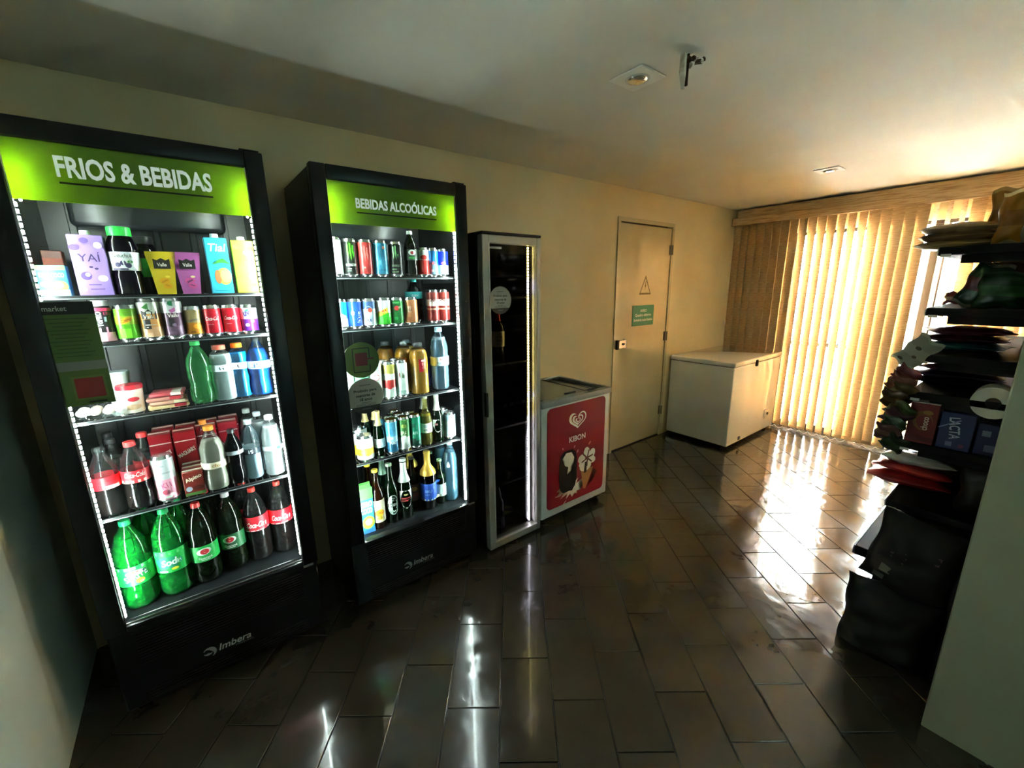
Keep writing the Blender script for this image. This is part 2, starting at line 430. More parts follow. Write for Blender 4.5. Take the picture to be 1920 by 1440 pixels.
# sliding glass door behind the blind
BRONZE = M('#2b211c', .4, .3, name='dark_bronze_aluminium')
wd = bpy.data.objects.new('door_2', None); COL.objects.link(wd); wd.location = (XE, 0, 0); struct(wd)
wd['label'] = 'sliding glass balcony door with dark bronze frame'
B('door_frame', BRONZE, wd, (.03, .13, OY1-.035, OY1, 0, OZ), (.03, .13, OY0, OY0+.035, 0, OZ), (.03, .13, OY0+.035, OY1-.035, OZ-.03, OZ), (.02, .13, OY0+.035, OY1-.035, .0, .080), bev=.002)
st = [1.765, 1.42, .68, .02, -.08]
for y, w in ((1.42, .055), (.715, .105), (.02, .055)):
    B('stile', BRONZE, wd, (.045, .085, y-w/2, y+w/2, .08, OZ-.03), bev=.002)
ys = [(1.765, 1.4475), (1.3925, .7675), (.6625, .0475), (-.0075, OY0+.035)]
for a, b in ys:
    B('mid_rail', BRONZE, wd, (.05, .08, b, a, .915, .955), bev=.002)
    for z0, z1 in ((.08, .915), (.955, OZ-.03)):
        B('pane', WINDOW_GLASS, wd, (.063, .067, b, a, z0, z1))

# outside: balcony slab and the neighbour's white wall with louvred windows
STUCCO = noise_mat('white_stucco', '#e9e6df', '#f2efe8', 6.0, .9, .1, 60.0)
struct(B('balcony_floor', M('#d6d0c4', .8), None, (XE+.12, 7.4, -3.0, 6.0, -.09, -.02)))
nb = thing('neighbour_building', 'sunlit white rendered building across the balcony with grey louvred windows', 'building', (7.4, 0, 0))
B('wall', STUCCO, nb, (0, .2, -4.0, 8.0, -.6, 6.0))
LOUV = M('#8f9092', .6, name='grey_louvre')
for yc in (2.05, .55, 3.6):
    wn = B('window', M('#6b6c6e', .5), nb, (-.03, .0, yc-.42, yc+.42, .28, 1.60), bev=.002)
    bm = bmesh.new()
    for k in range(22):
        z = .30+k*.059; box(bm, -.045, -.03, yc-.40, yc+.40, z, z+.038)
    for k in range(12): box(bm, -.05, -.045, yc-.41+k*.074, yc-.40+k*.074, .28, 1.60)
    finish('louvre', bm, LOUV, wn)

# vertical fabric blind with its valance
bl = thing('vertical_blind', 'beige woven vertical blind with a padded valance across the end wall', 'blind', (XE-.08, 0, 0))
B('valance_front', FABRIC, bl, (-.075, -.045, -.14, YL-.018, 2.185, 2.262), bev=.003)
B('valance_top', FABRIC, bl, (-.045, .06, -.14, YL-.05, 2.262, 2.345), bev=.002)
B('valance_return', M('#8a7355', .8), bl, (-.075, .07, YL-.018, YL-.012, 2.185, 2.262))
B('head_rail', M('#cfc7b6', .4), bl, (-.02, .02, -.14, YL-.03, 2.225, 2.262))
SLW, ZT, ZB = .089, 2.215, .034
y = 2.345; i = 0
rb = random.Random(11)
slat_bot = []
while y > -.12:
    if y > 1.84: th = 20 + rb.uniform(-3, 3)
    elif y > 1.66: th = 22
    elif y > 1.46: th = 20
    elif y > 1.20: th = 34
    elif y > .79: th = 9 + rb.uniform(-3, 3)
    elif y > .52: th = 62
    else: th = 12 + rb.uniform(-4, 4)
    a = math.radians(th)
    lean = .0
    if .84 < y < 1.04: lean = (1.04-y)*.06
    bm = bmesh.new(); n = 10; rows = []
    for q in range(n+1):
        f = q/n; z = ZT + (ZB-ZT)*f
        sag = lean*f**1.3
        row = []
        for e in (-1, -.33, .33, 1):
            bow = .003*(1-e*e)
            wx, wy = math.sin(a)*SLW/2*e + math.cos(a)*bow, math.cos(a)*SLW/2*e - math.sin(a)*bow
            row.append(bm.verts.new((wx+rb.uniform(-.0008, .0008), wy+sag+rb.uniform(-.0008, .0008), z)))
        rows.append(row)
    for q in range(n):
        for e in range(3): bm.faces.new((rows[q][e], rows[q][e+1], rows[q+1][e+1], rows[q+1][e]))
    s = finish('slat', bm, FABRIC, bl, 60, (0, y, 0))
    bm = bmesh.new(); box(bm, -.0022, .0022, -SLW/2+.004, SLW/2-.004, ZB-.002, ZB+.028, bev=.001)
    finish('bottom_weight', bm, FABRIC, s, None, (.0, lean, 0), (0, 0, -a))
    slat_bot.append((y+lean, a))
    y -= .0795; i += 1
bm = bmesh.new()
for q in range(len(slat_bot)-1):
    y0, y1 = slat_bot[q][0], slat_bot[q+1][0]
    pr = None
    for g in range(5):
        f = g/4; p = (-.035, y0+(y1-y0)*f, ZB-.028*4*f*(1-f)+.002)
        if pr: tube(bm, pr, p, .0016, 5)
        pr = p
finish('bottom_chain', bm, M('#e6e2d8', .4), bl)

# ceiling fittings
def downlight(x, y, label):
    t = thing('recessed_downlight', label, 'ceiling light', (x, y, ZC), 0, 'recessed ceiling downlights')
    B('trim_plate', M('#e3e0d7', .5), t, (-.078, .078, -.078, .078, -.007, .0), bev=.003)
    bm = bmesh.new(); lathe(bm, [(.040, -.0085), (.046, -.0095), (.050, -.007)], 24); finish('bezel', bm, M('#c9c7c0', .3), t, 40)
    bm = bmesh.new(); lathe(bm, [(.0385, -.0088), (.036, -.013), (.02, -.017), (.006, -.018)], 20); finish('lens', bm, CHROME, t, 60)
downlight(1.535, 1.165, 'square recessed downlight beside the dangling plaster scrap')
downlight(3.83, 1.185, 'square recessed downlight near the window blind')
fk = thing('plaster_scrap', 'dangling scrap of plaster and loose flakes hanging from the ceiling', 'plaster', (1.525, .965, ZC))
PL = noise_mat('broken_plaster', '#d9d3c6', '#b7ab98', 40, .9, .3, 60)
bm = bmesh.new()
ring = []
for z, w, off in ((0, .020, 0), (-.025, .018, .002), (-.055, .021, .004), (-.085, .017, .010), (-.105, .012, .014)):
    ring.append([bm.verts.new((sx*w/2*.75+off, sy*w, z)) for sx, sy in ((-1,-.5),(1,-.5),(1,.5),(-1,.5))])
for q in range(4):
    for e in range(4): bm.faces.new((ring[q][e], ring[q][(e+1)%4], ring[q+1][(e+1)%4], ring[q+1][e]))
bm.faces.new(ring[-1]); bm.faces.new(list(reversed(ring[0])))
finish('strip', bm, PL, fk)
bm = bmesh.new(); box(bm, .008, .015, -.016, -.006, -.100, .0, bev=.001); finish('torn_edge', bm, M('#3a2214', .9), fk)
rk = random.Random(5)
for q in range(7):
    bm = bmesh.new(); bmesh.ops.create_icosphere(bm, subdivisions=1, radius=.009+rk.random()*.006)
    for v in bm.verts: v.co *= rk.uniform(.6, 1.2)
    finish('flake', bm, PL if q % 2 else M('#5d4a3a', .9), fk, None, (.018+q*.006, -.01-.006*q, -.006-rk.random()*.035*(1-q/9)))
sw = thing('cord_cleat', 'small white cord cleat on the left wall beside the blind', 'cleat', (5.0, YL, 1.12))
B('plate', M('#e9e6dc', .4), sw, (-.012, .012, -.012, -.001, -.03, .03), bev=.003)
B('prong', M('#e9e6dc', .4), sw, (-.006, .006, -.024, -.012, -.022, .022), bev=.003)

# ================================================================== display refrigerators
FY = 2.10                       # depth centre of the cabinets; the fronts stand at y = 1.84
def fridge(xc, label, title, tw, ushift, shelves, floor_z, dress):
    t = thing('display_fridge', label, 'refrigerator', (xc, FY, 0), 0, 'black glass-door display fridges')
    H, hw = 2.047, .35
    B('side_panel', [BLACK], t, (-hw, -hw+.028, -.212, .258, .03, H-.02), bev=.004)
    B('side_panel', [BLACK], t, (hw-.028, hw, -.212, .258, .03, H-.02), bev=.004)
    B('side_liner', [BLACK_IN], t, (-hw+.028, -hw+.032, -.21, .225, floor_z-.02, H-.05))
    B('side_liner', [BLACK_IN], t, (hw-.032, hw-.028, -.21, .225, floor_z-.02, H-.05))
    bp = B('back_panel', [BLACK_IN], t, (-hw+.028, hw-.028, .225, .258, .03, H-.02))
    bm = bmesh.new()
    for k in range(5): box(bm, -.24+k*.12-.012, -.24+k*.12+.012, .219, .226, floor_z+.02, H-.12, bev=.003)
    finish('rib', bm, BLACK_IN, bp, 40)
    B('gasket', [M('#1a1a1a', .7)], t, (-hw+.012, hw-.012, -.218, -.206, H-.045, H-.012), (-hw+.008, -hw+.03, -.218, -.206, .37, H-.02), (hw-.03, hw-.008, -.218, -.206, .37, H-.02))
    B('top_panel', [BLACK], t, (-hw+.002, hw-.002, -.21, .256, H-.05, H-.005), bev=.004)
    B('inner_floor', [BLACK_IN], t, (-hw+.032, hw-.032, -.205, .225, floor_z-.03, floor_z), bev=.002)
    # evaporator cover near the top of the back
    B('fan_cover', [M('#2c3033', .25)], t, (-.24, .24, .16, .222, H-.24, H-.07), bev=.02, seg=3)
    # base with louvres
    gp = B('lower_grille', [BLACK], t, (-hw, hw, -.235, -.19, .035, .370), bev=.006)
    bm = bmesh.new()
    for k in range(11): box(bm, -.28, .28, -.241, -.232, .215+k*.012, .221+k*.012)
    for k in range(4): box(bm, -.28, .28, -.241, -.232, .055+k*.012, .061+k*.012)
    finish('louvre', bm, M('#161617', .35), gp)
    B('plinth', [M('#080808', .6)], t, (-hw+.02, hw-.02, -.18, .25, .012, .036))
    for sx in (-1, 1):
        for sy in (-.15, .2):
            bm = bmesh.new(); lathe(bm, [(.018, 0), (.02, .004), (.012, .014)], 12, cx=sx*.3, cy=sy); finish('foot', bm, M('#3b3b3b', .5), t, 40)
    # maker's mark
    bm = bmesh.new()
    def arc(r0, r1, a0, a1, cx, cz, n=14):
        rr = []
        for q in range(n+1):
            a = a0+(a1-a0)*q/n; w = math.sin(math.pi*min(1, max(.08, q/n)))
            ri = r1-(r1-r0)*max(.2, w)
            rr.append((bm.verts.new((cx+ri*math.cos(a), -.2422, cz+ri*math.sin(a))), bm.verts.new((cx+r1*math.cos(a), -.2422, cz+r1*math.sin(a)))))
        for q in range(n): bm.faces.new((rr[q][0], rr[q][1], rr[q+1][1], rr[q+1][0]))
    arc(.007, .023, math.radians(150), math.radians(-70), -.082, .146)
    arc(.005, .016, math.radians(200), math.radians(330), -.087, .150)
    finish('emblem', bm, M('#b9b9b7', .4), gp)
    art(gp, [T('Imbera', .150, .030, '#c4c4c2', w=.112, u=.008, shear=.25), T('COOLING', .128, .008, '#7d7d7b', w=.065, u=.036)], front=-.2415)
    # shelves
    for z in shelves:
        s = B('shelf', [M('#26282a', .35, .3)], t, (-.316, .316, -.178, -.170, z-.012, z), (-.316, -.308, -.17, .2, z-.010, z-.002), (.308, .316, -.17, .2, z-.010, z-.002), (-.316, .316, .192, .2, z-.010, z-.002))
        bm = bmesh.new()
        for k in range(25): box(bm, -.302+k*.02515-.0018, -.302+k*.02515+.0018, -.172, .194, z-.004, z-.0003)
        finish('wire', bm, M('#26282a', .35, .3), s)
        B('front_rail', [M('#9aa3a4', .3, .6)], s, (-.314, .314, -.1795, -.178, z-.011, z-.008))
        for sx in (-1, 1): B('bracket', [M('#6f7678', .3, .8)], s, (sx*.315-.003, sx*.315+.003, -.16, .19, z-.03, z-.012))
    # light strips on both door posts
    for sx in (-1, 1):
        ls = B('led_strip', [M('#3a3d3f', .4)], t, (sx*.301-.005, sx*.301+.005, -.2335, -.2, floor_z+.02, H-.07))
        bm = bmesh.new(); z = floor_z+.03
        while z < H-.11:
            hid = z > 1.825          # behind the header the strip sits deeper
            x = sx*(.291 if not hid else .285); dy = .0 if not hid else .032
            box(bm, min(x, x-sx*.0045), max(x, x-sx*.0045), -.233+dy, -.227+dy, z, z+.0105); z += .019
        finish('led', bm, LED_MAT, ls)
    # door
    gx0, gx1, gz0, gz1 = -.292, .292, floor_z+.006, 1.994
    d = B('door', [BLACK], t, (-hw, gx0, -.26, -.215, .380, H), (gx1, hw, -.26, -.215, .380, H), (gx0, gx1, -.26, -.215, gz1, H), (gx0, gx1, -.26, -.215, .380, gz0), bev=.005, seg=2)
    B('glass_pane', [GLASS], d, (gx0, gx1, -.243, -.238, gz0, gz1))
    B('silver_bead', [SILVER], d, (gx0, gx1, -.2465, -.243, gz0, gz0+.005), (gx0, gx0+.003, -.2465, -.243, gz0, gz1), (gx1-.003, gx1, -.2465, -.243, gz0, gz1))
    sp = B('sign_panel', [SIGN_GREEN], d, (gx0, gx1, -.2365, -.2345, 1.832, gz1)); sp['label'] = 'backlit green header panel'
    art(d, [T(title, 1.931 if 'FRIOS' in title else 1.922, .060 if 'FRIOS' in title else .050, '#e9ece6', w=tw, u=ushift, bold=.03)], front=-.2366, lift=.0005, mat=SIGN_WHITE)
    art(d, [R(1.886 if 'FRIOS' in title else 1.880, tw*.99, .0055, '#10140a', u=ushift)], front=-.2366, lift=.0005)
    B('lower_hinge', [M('#8f9090', .4, .8)], d, (hw-.06, hw-.02, -.262, -.22, .370, .380), bev=.002)
    B('upper_hinge', [M('#1a1a1a', .5)], d, (hw-.07, hw-.01, -.258, -.20, H, H+.006), bev=.002)
    dress(d)
    return t

DGRN = '#4a5f1c'
def dress1(d):
    # notice stuck on the left of the glass (scan code omitted)
    x0, x1, z0, z1 = -.273, -.178, 1.218, 1.543
    s = B('sticker', [M('#4b6426', .5)], d, (x0-.03, x1, -.2485, -.2475, z0, z1)); s['label'] = 'green and black instruction sticker on the glass'
    xc = (x0-.03+x1)/2
    w = x1-x0+.03
    art(d, [R(1.524, w, .038, '#0b0c0a', u=xc), T('market', 1.523, .015, '#a9aa9f', w=.052, u=xc-.024), R(1.345, w*.92, .028, '#787972', u=xc+.004), R(1.274, .078, .076, '#5c7030', u=xc+.012), R(1.274, .066, .064, '#86201f', u=xc+.012), R(1.227, .042, .006, '#0e1208', u=xc+.022)]
        + [R(1.492-.0115*k, .095-(k % 3)*.015, .003, '#35491a', u=xc-.004) for k in range(11)], front=-.2486)
def disc_sticker(d, cx, cz, r, cut=False, y=-.2475, name='sticker'):
    n = 36; bm = bmesh.new(); pts = []
    for k in range(n):
        a = 2*math.pi*k/n; x, z = r*math.cos(a), r*math.sin(a)
        pts.append((cx+x, cz+z))
    vs = [bm.verts.new((x, y, z)) for x, z in pts]; f = bm.faces.new(vs)
    g = bmesh.ops.extrude_face_region(bm, geom=[f]); bmesh.ops.translate(bm, verts=[v for v in g['geom'] if isinstance(v, bmesh.types.BMVert)], vec=(0, -.0008, 0))
    return bm
def age_sticker(d, cx, cz, r, y):
    s = finish('sticker', disc_sticker(d, cx, cz, r, y=y), M('#93918a', .6), d); s['label'] = 'round grey age-limit sticker'
    chord = [(-r*.82, -r*.57)] + [(r*math.cos(a), r*math.sin(a)) for a in [math.radians(215+10*k) for k in range(12)]] + [(r*.82, -r*.57)]
    art(d, [G(cz, [(x*1.001, z*1.001) for x, z in chord], '#0c0c0c', u=cx),
            T('Proibido para', cz+.30*r, r*.20, '#17150f', w=r*1.25, u=cx, bold=.03), T('menores de', cz+.06*r, r*.18, '#17150f', w=r*1.05, u=cx, bold=.03), T('18 anos', cz-.17*r, r*.18, '#17150f', w=r*.68, u=cx, bold=.03),
            R(cz+.62*r, r*.6, r*.035, '#45433d', u=cx), R(cz-.36*r, r*.5, r*.03, '#45433d', u=cx), R(cz-.45*r, r*1.1, r*.03, '#5d5a54', u=cx), R(cz-.52*r, r*1.1, r*.03, '#5d5a54', u=cx),
            R(cz-.72*r, r*.5, r*.06, '#4b4a46', u=cx)], front=y-.0008, lift=.0003)
def dress2(d):
    cx, cz, r = -.222, 1.260, .080
    s = finish('sticker', disc_sticker(d, cx, cz, r), M('#4f6a2a', .5), d); s['label'] = 'round green payment sticker'
    art(d, [R(cz+.053, .072, .004, '#15180c', u=cx), R(cz-.053, .072, .004, '#15180c', u=cx), R(cz, .004, .108, '#15180c', u=cx-.036), R(cz+.028, .004, .05, '#15180c', u=cx+.036), R(cz-.038, .004, .03, '#15180c', u=cx+.036),
            R(cz+.004, .054, .058, '#6a2022', u=cx), R(cz+.004, .03, .008, '#6a2022', u=cx+.04), R(cz-.04, .05, .014, '#5a643a', u=cx)], front=-.2483, lift=.0004)
    age_sticker(d, -.218, 1.095, .082, -.2475)
F1X, F2X = -.052, .802
F1S, F1F = [1.560, 1.402, 1.148, .790], .396
F2S, F2F = [1.622, 1.392, 1.034, .748], .366
fridge(F1X, 'black display fridge with green FRIOS & BEBIDAS header, nearest the side wall', 'FRIOS & BEBIDAS', .376, -.002, F1S, F1F, dress1)
fridge(F2X, 'black display fridge with green BEBIDAS ALCOÓLICAS header, beside the wine cooler', 'BEBIDAS ALCOÓLICAS', .374, .008, F2S, F2F, dress2)

# ------------------------------------------------------------------ wine cooler
wc = thing('wine_cooler', 'tall narrow wine cooler with silver framed glass door', 'wine cooler', (1.434, FY, 0))
hw, H = .199, 1.836
BL2 = M('#0a0a0a', .35, name='black_lacquer')
DK = noise_mat('wine_cooler_liner', '#1a1712', '#201c16', 3.0, .28)
B('side_panel', [BL2], wc, (-hw, -hw+.02, -.212, .26, .02, H), bev=.003); B('side_panel', [BL2], wc, (hw-.02, hw, -.212, .26, .02, H), bev=.003)
B('back_panel', [DK], wc, (-hw+.02, hw-.02, .23, .26, .02, H-.01))
B('top_panel', [BL2], wc, (-hw-.002, hw+.002, -.258, .262, H-.004, H+.010), bev=.003)
B('bottom_panel', [DK], wc, (-hw+.02, hw-.02, -.21, .23, .012, .040))
B('side_liner', [DK], wc, (-hw+.02, -hw+.022, -.21, .23, .04, H-.01)); B('side_liner', [DK], wc, (hw-.022, hw-.02, -.21, .23, .04, H-.01))
for z in (1.512, 1.135, .750, .380):
    sh = B('shelf', [clear_mat('smoked_shelf_glass', '#5a5a58', .25, '#2a2826', .1)], wc, (-hw+.024, hw-.024, -.19, .22, z-.008, z)) if z == 1.512 else share('shelf', sh, wc, (0, 0, z-1.512))
    B('front_rail', [M('#4b4741', .3, .6)], sh, (-hw+.024, hw-.024, -.193, -.19, 1.503, 1.513))
bm = bmesh.new(); bm2 = bmesh.new(); z = .06; k = 0
while z < H-.06:
    warm = (z > .78 and z < .9) or (z > .93 and z < 1.52) or z > 1.60
    box(bm if warm else bm2, .152, .1565, -.199, -.194, z, z+.0095); z += .0165; k += 1
ls = B('led_strip', [M('#57544c', .4)], wc, (.148, .165, -.191, -.187, .05, H-.05))
finish('led', bm, LED_WARM, ls); finish('led', bm2, LED_COOL2, ls)
SATIN = M('#a7a59f', .38, .55, name='satin_silver')
d = B('door', [SATIN], wc, (-hw, -hw+.040, -.258, -.215, .015, H-.006), (hw-.030, hw, -.258, -.215, .015, H-.006), (-hw+.040, hw-.030, -.258, -.215, H-.048, H-.006), (-hw+.040, hw-.030, -.258, -.215, .015, .062), bev=.003)
B('glass_pane', [TINT_GLASS], d, (-hw+.040, hw-.030, -.240, -.235, .062, H-.048))
B('inner_bead', [M('#d6d4ce', .3, .6)], d, (-hw+.040, hw-.030, -.262, -.252, .058, .064), (-hw+.038, -hw+.042, -.262, -.252, .058, H-.045))
B('top_clip', [M('#8e8c86', .4, .5)], d, (-hw+.042, -hw+.13, -.246, -.240, H-.072, H-.062))
B('handle', [M('#3c3a37', .4, .5)], d, (-hw-.003, -hw+.012, -.262, -.235, .86, 1.00), bev=.003)
age_sticker(d, -.093, 1.498, .073, -.2595)

# ------------------------------------------------------------------ ice-cream chest
kb = thing('ice_cream_freezer', 'white ice-cream chest freezer with red heart-logo front and sliding lids', 'freezer', (1.967, 2.11, 0))
KW, KD = .325, .265
B('body', [M('#c9ccca', .3, 0, .5)], kb, (-KW, KW, -KD, KD, .055, .835), bev=.012, seg=2)
RIM = M('#8d8f8c', .35)
B('rim', [RIM], kb, (-KW-.006, KW+.006, -KD-.012, -KD+.035, .826, .868), (-KW-.006, KW+.006, KD-.035, KD, .826, .868), (-KW-.006, -KW+.03, -KD+.035, KD-.035, .826, .868), (KW-.03, KW+.006, -KD+.035, KD-.035, .826, .868), bev=.008, seg=2)
LIDG = clear_mat('frosted_lid_glass', '#d2d0c4', .88, '#bdb8a6', .1, .8, .3)
for k, (a, b, z) in enumerate(((-KW+.03, .13, .858), (-.02, KW-.09, .848))):
    l = B('sliding_lid', [LIDG], kb, (a, b, -KD+.035, KD-.035, z, z+.006), bev=.001)
    B('lid_edge', [M('#5d5e5a', .4)], l, (b-.012, b, -KD+.035, KD-.035, z-.003, z+.010), (a, a+.012, -KD+.035, KD-.035, z-.003, z+.010))
    B('handle', [M('#2f302e', .4)], l, ((a+b)/2-.05+.07, (a+b)/2+.05+.07, -KD+.055, -KD+.075, z+.006, z+.016), bev=.004)
B('well', [M('#171614', .6)], kb, (.235, KW-.03, -KD+.04, KD-.04, .838, .842))
def rrect(w, h, r, n=6):
    pts = []
    for cx, cz, a0 in ((w/2-r, h/2-r, 0), (-w/2+r, h/2-r, 90), (-w/2+r, -h/2+r, 180), (w/2-r, -h/2+r, 270)):
        for q in range(n+1):
            a = math.radians(a0+90*q/n); pts.append((cx+r*math.cos(a), cz+r*math.sin(a)))
    return pts
bm = bmesh.new(); vs = [bm.verts.new((.0+x, -KD-.0008, .463+z)) for x, z in rrect(.556, .704, .035)]
f = bm.faces.new(vs); g = bmesh.ops.extrude_face_region(bm, geom=[f]); bmesh.ops.translate(bm, verts=[v for v in g['geom'] if isinstance(v, bmesh.types.BMVert)], vec=(0, -.001, 0))
pn = finish('front_panel', bm, M('#8e0f1f', .4), kb); pn['label'] = 'glossy red front panel with heart logo and ice-cream pictures'
def heart(s, n=40):
    pts = []
    for q in range(n):
        a = 2*math.pi*q/n
        pts.append((s*17.5*math.sin(a)*abs(math.sin(a))**1.4/17, s*(lambda q: q if q > 0 else q*.72)(13*math.cos(a)-5*math.cos(2*a)-2*math.cos(3*a)-math.cos(4*a))/17))
    return pts
Wt, Rd, Dk, Cr, Wf = '#f1ece4', '#8e0f1f', '#24110c', '#efe6d2', '#b27a42'
deco = [G(.690, heart(.080), Wt, u=.0), G(.692, heart(.064), Rd, u=.006), G(.690, heart(.050), Wt, u=.0), G(.692, heart(.036), Rd, u=.004), G(.689, heart(.024), Wt, u=.002), G(.691, heart(.014), Rd, u=.004),
        T('KIBON', .566, .040, Wt, w=.155, u=.0, bold=.02)]
spl = []
for q in range(28):
    a = 2*math.pi*q/28; r = (.10 if q % 2 else .062)*(1.0+.25*math.sin(3*q)); spl.append((r*math.cos(a)*1.2, r*.62*math.sin(a)))
deco += [G(.205, spl, Cr, u=-.045), E(.200, .030, .020, Dk, u=-.05)]
bar = [(x*.085, z*.150) for x, z in ((-.5,-1),(.5,-1),(.85,-.8),(1,-.35),(1,.4),(.85,.82),(.45,1),(-.45,1),(-.85,.82),(-1,.4),(-1,-.35),(-.85,-.8))]
deco += [G(.345, bar, Dk, u=-.085), G(.345, [(x*.93, z*.95) for x, z in bar], '#1b0c09', u=-.085)]
bite = [(-.055,.10),(-.02,.135),(.03,.13),(.055,.09),(.05,.05),(.02,.035),(.03,.0),(-.01,-.02),(.0,.03),(-.03,.045),(-.03,.08)]
deco += [G(.345, bite, Cr, u=-.085)]
deco += [G(.215, [(-.018,-.045),(.005,-.055),(.085,.095),(-.045,.10)], Wf, u=.085), G(.205, [(.02,-.035),(.08,.0),(.12,.06),(.09,.09)], '#5c2b1c', u=.085)]
deco += [E(.335, .118, .075, Cr, u=.085), E(.400, .075, .060, Cr, u=.045, rot=.4), E(.435, .060, .080, '#f4eee2', u=.095, rot=.1), E(.415, .060, .075, '#f4eee2', u=.150, rot=-.5), E(.370, .080, .055, '#f4eee2', u=.148, rot=-.3), E(.365, .090, .050, '#f4eee2', u=.06, rot=.3)]
for a in (0.2, 1.3, 2.4, 3.5, 4.7, 5.6): deco.append(R(.392+.03*math.sin(a), .060, .011, '#6b3420', u=.100+.03*math.cos(a), rot=a))
deco += [G(.318, [(-.012,-.03),(.014,-.03),(.006,.02),(.018,.05),(-.004,.05)], '#2b130c', u=.080)]
deco += [E(.52, .008, .02, '#e3a0a0', u=-.14, rot=.6), E(.51, .008, .022, '#e3a0a0', u=-.03, rot=-.5), E(.50, .03, .012, '#d98a8a', u=.12, rot=.8), E(.12, .008, .05, '#e9c9c0', u=-.12, rot=-.8), E(.19, .06, .01, '#e9c9c0', u=-.18, rot=-.1), E(.47, .01, .025, '#e3a0a0', u=.0, rot=-.6)]
art(pn, deco, front=-KD-.0018, lift=.00035)
for sx in (-1, 1):
    for sy in (-1, 1):
        bm = bmesh.new(); tube(bm, (sx*.27-.012, sy*.21, .025), (sx*.27+.012, sy*.21, .025), .025, 14); box(bm, sx*.27-.016, sx*.27+.016, sy*.21-.012, sy*.21+.012, .03, .058)
        finish('caster', bm, M('#141414', .5), kb, 40)

# ------------------------------------------------------------------ white chest freezer
cf = thing('chest_freezer', 'white chest freezer with lidded top by the window blind', 'freezer', (4.42, 2.045, 0))
CW, CD = .52, .325
B('body', [ENAMEL], cf, (-CW, CW, -CD, CD, .035, .805), bev=.012, seg=3)
B('gasket', [M('#77777a', .6)], cf, (-CW+.012, CW-.012, -CD+.012, CD-.012, .804, .813))
B('lid', [ENAMEL], cf, (-CW-.008, CW+.008, -CD-.010, CD, .812, .858), bev=.014, seg=4)
lk = B('lock', [M('#1c1c1c', .4)], cf, (-.112, -.078, -CD-.024, -CD-.006, .778, .842), bev=.004)
B('lock_pin', [CHROME], lk, (-.100, -.090, -CD-.030, -CD-.024, .800, .812))
B('drain_cap', [M('#5a5f66', .4)], cf, (-.30, -.262, -CD-.012, -CD+.002, .055, .095), bev=.006)
kn = B('control_plate', [M('#dadde0', .4)], cf, (.26, .36, -CD-.005, -CD+.001, .16, .26), bev=.002)
bm = bmesh.new(); tube(bm, (.33, -CD-.016, .21), (.33, -CD-.004, .21), .014, 12); finish('knob', bm, M('#30343a', .4), kn, 40)
for sx in (-1, 1):
    for sy in (-1, 1):
        bm = bmesh.new(); lathe(bm, [(.022, 0), (.024, .006), (.016, .036)], 12, cx=sx*(CW-.06), cy=sy*(CD-.06)); finish('foot', bm, M('#2a2a2a', .5), cf, 40)

# ================================================================== packaged goods
def face_cam(x, y, k=.75, jit=0.0):
    return -k*math.atan2(x, y)+jit
rj = random.Random(21)
def can(x, y, z, r, h, bands, label, marks=(), name='soda_can', rot=None, group='drink cans', lid='#cfd2d4', rough=.28):
    t = thing(name, label, 'can', (x, y, z), face_cam(x, y, .75, rj.uniform(-.12, .12)) if rot is None else rot, group)
    prof = [(.78*r, 0), (.80*r, .002), (.97*r, .007), (r, .012)]; mis = [0, 0, 0]
    mats = [ALU]
    z0, z1 = .012, h-.017
    for f, c in bands:
        mats.append(M(c, rough, .25)); prof.append((r, z0+(z1-z0)*f)); mis.append(len(mats)-1)
    prof += [(.96*r, h-.012), (.87*r, h-.005), (.885*r, h-.002), (.86*r, h)]; mis += [len(mats)-1, 0, 0, 0]
    bm = bmesh.new(); lathe(bm, prof, 22, mis); finish('body', bm, mats, t, 45)
    bm = bmesh.new(); lathe(bm, [(.84*r, h-.006), (.80*r, h+.0004), (.5*r, h+.0004)], 16); box(bm, -.005, .005, -.012, .008, h+.0004, h+.0018)
    finish('lid', bm, M(lid, .25, .9), t, 40)
    if marks: art(t, list(marks), r=r)
    return t
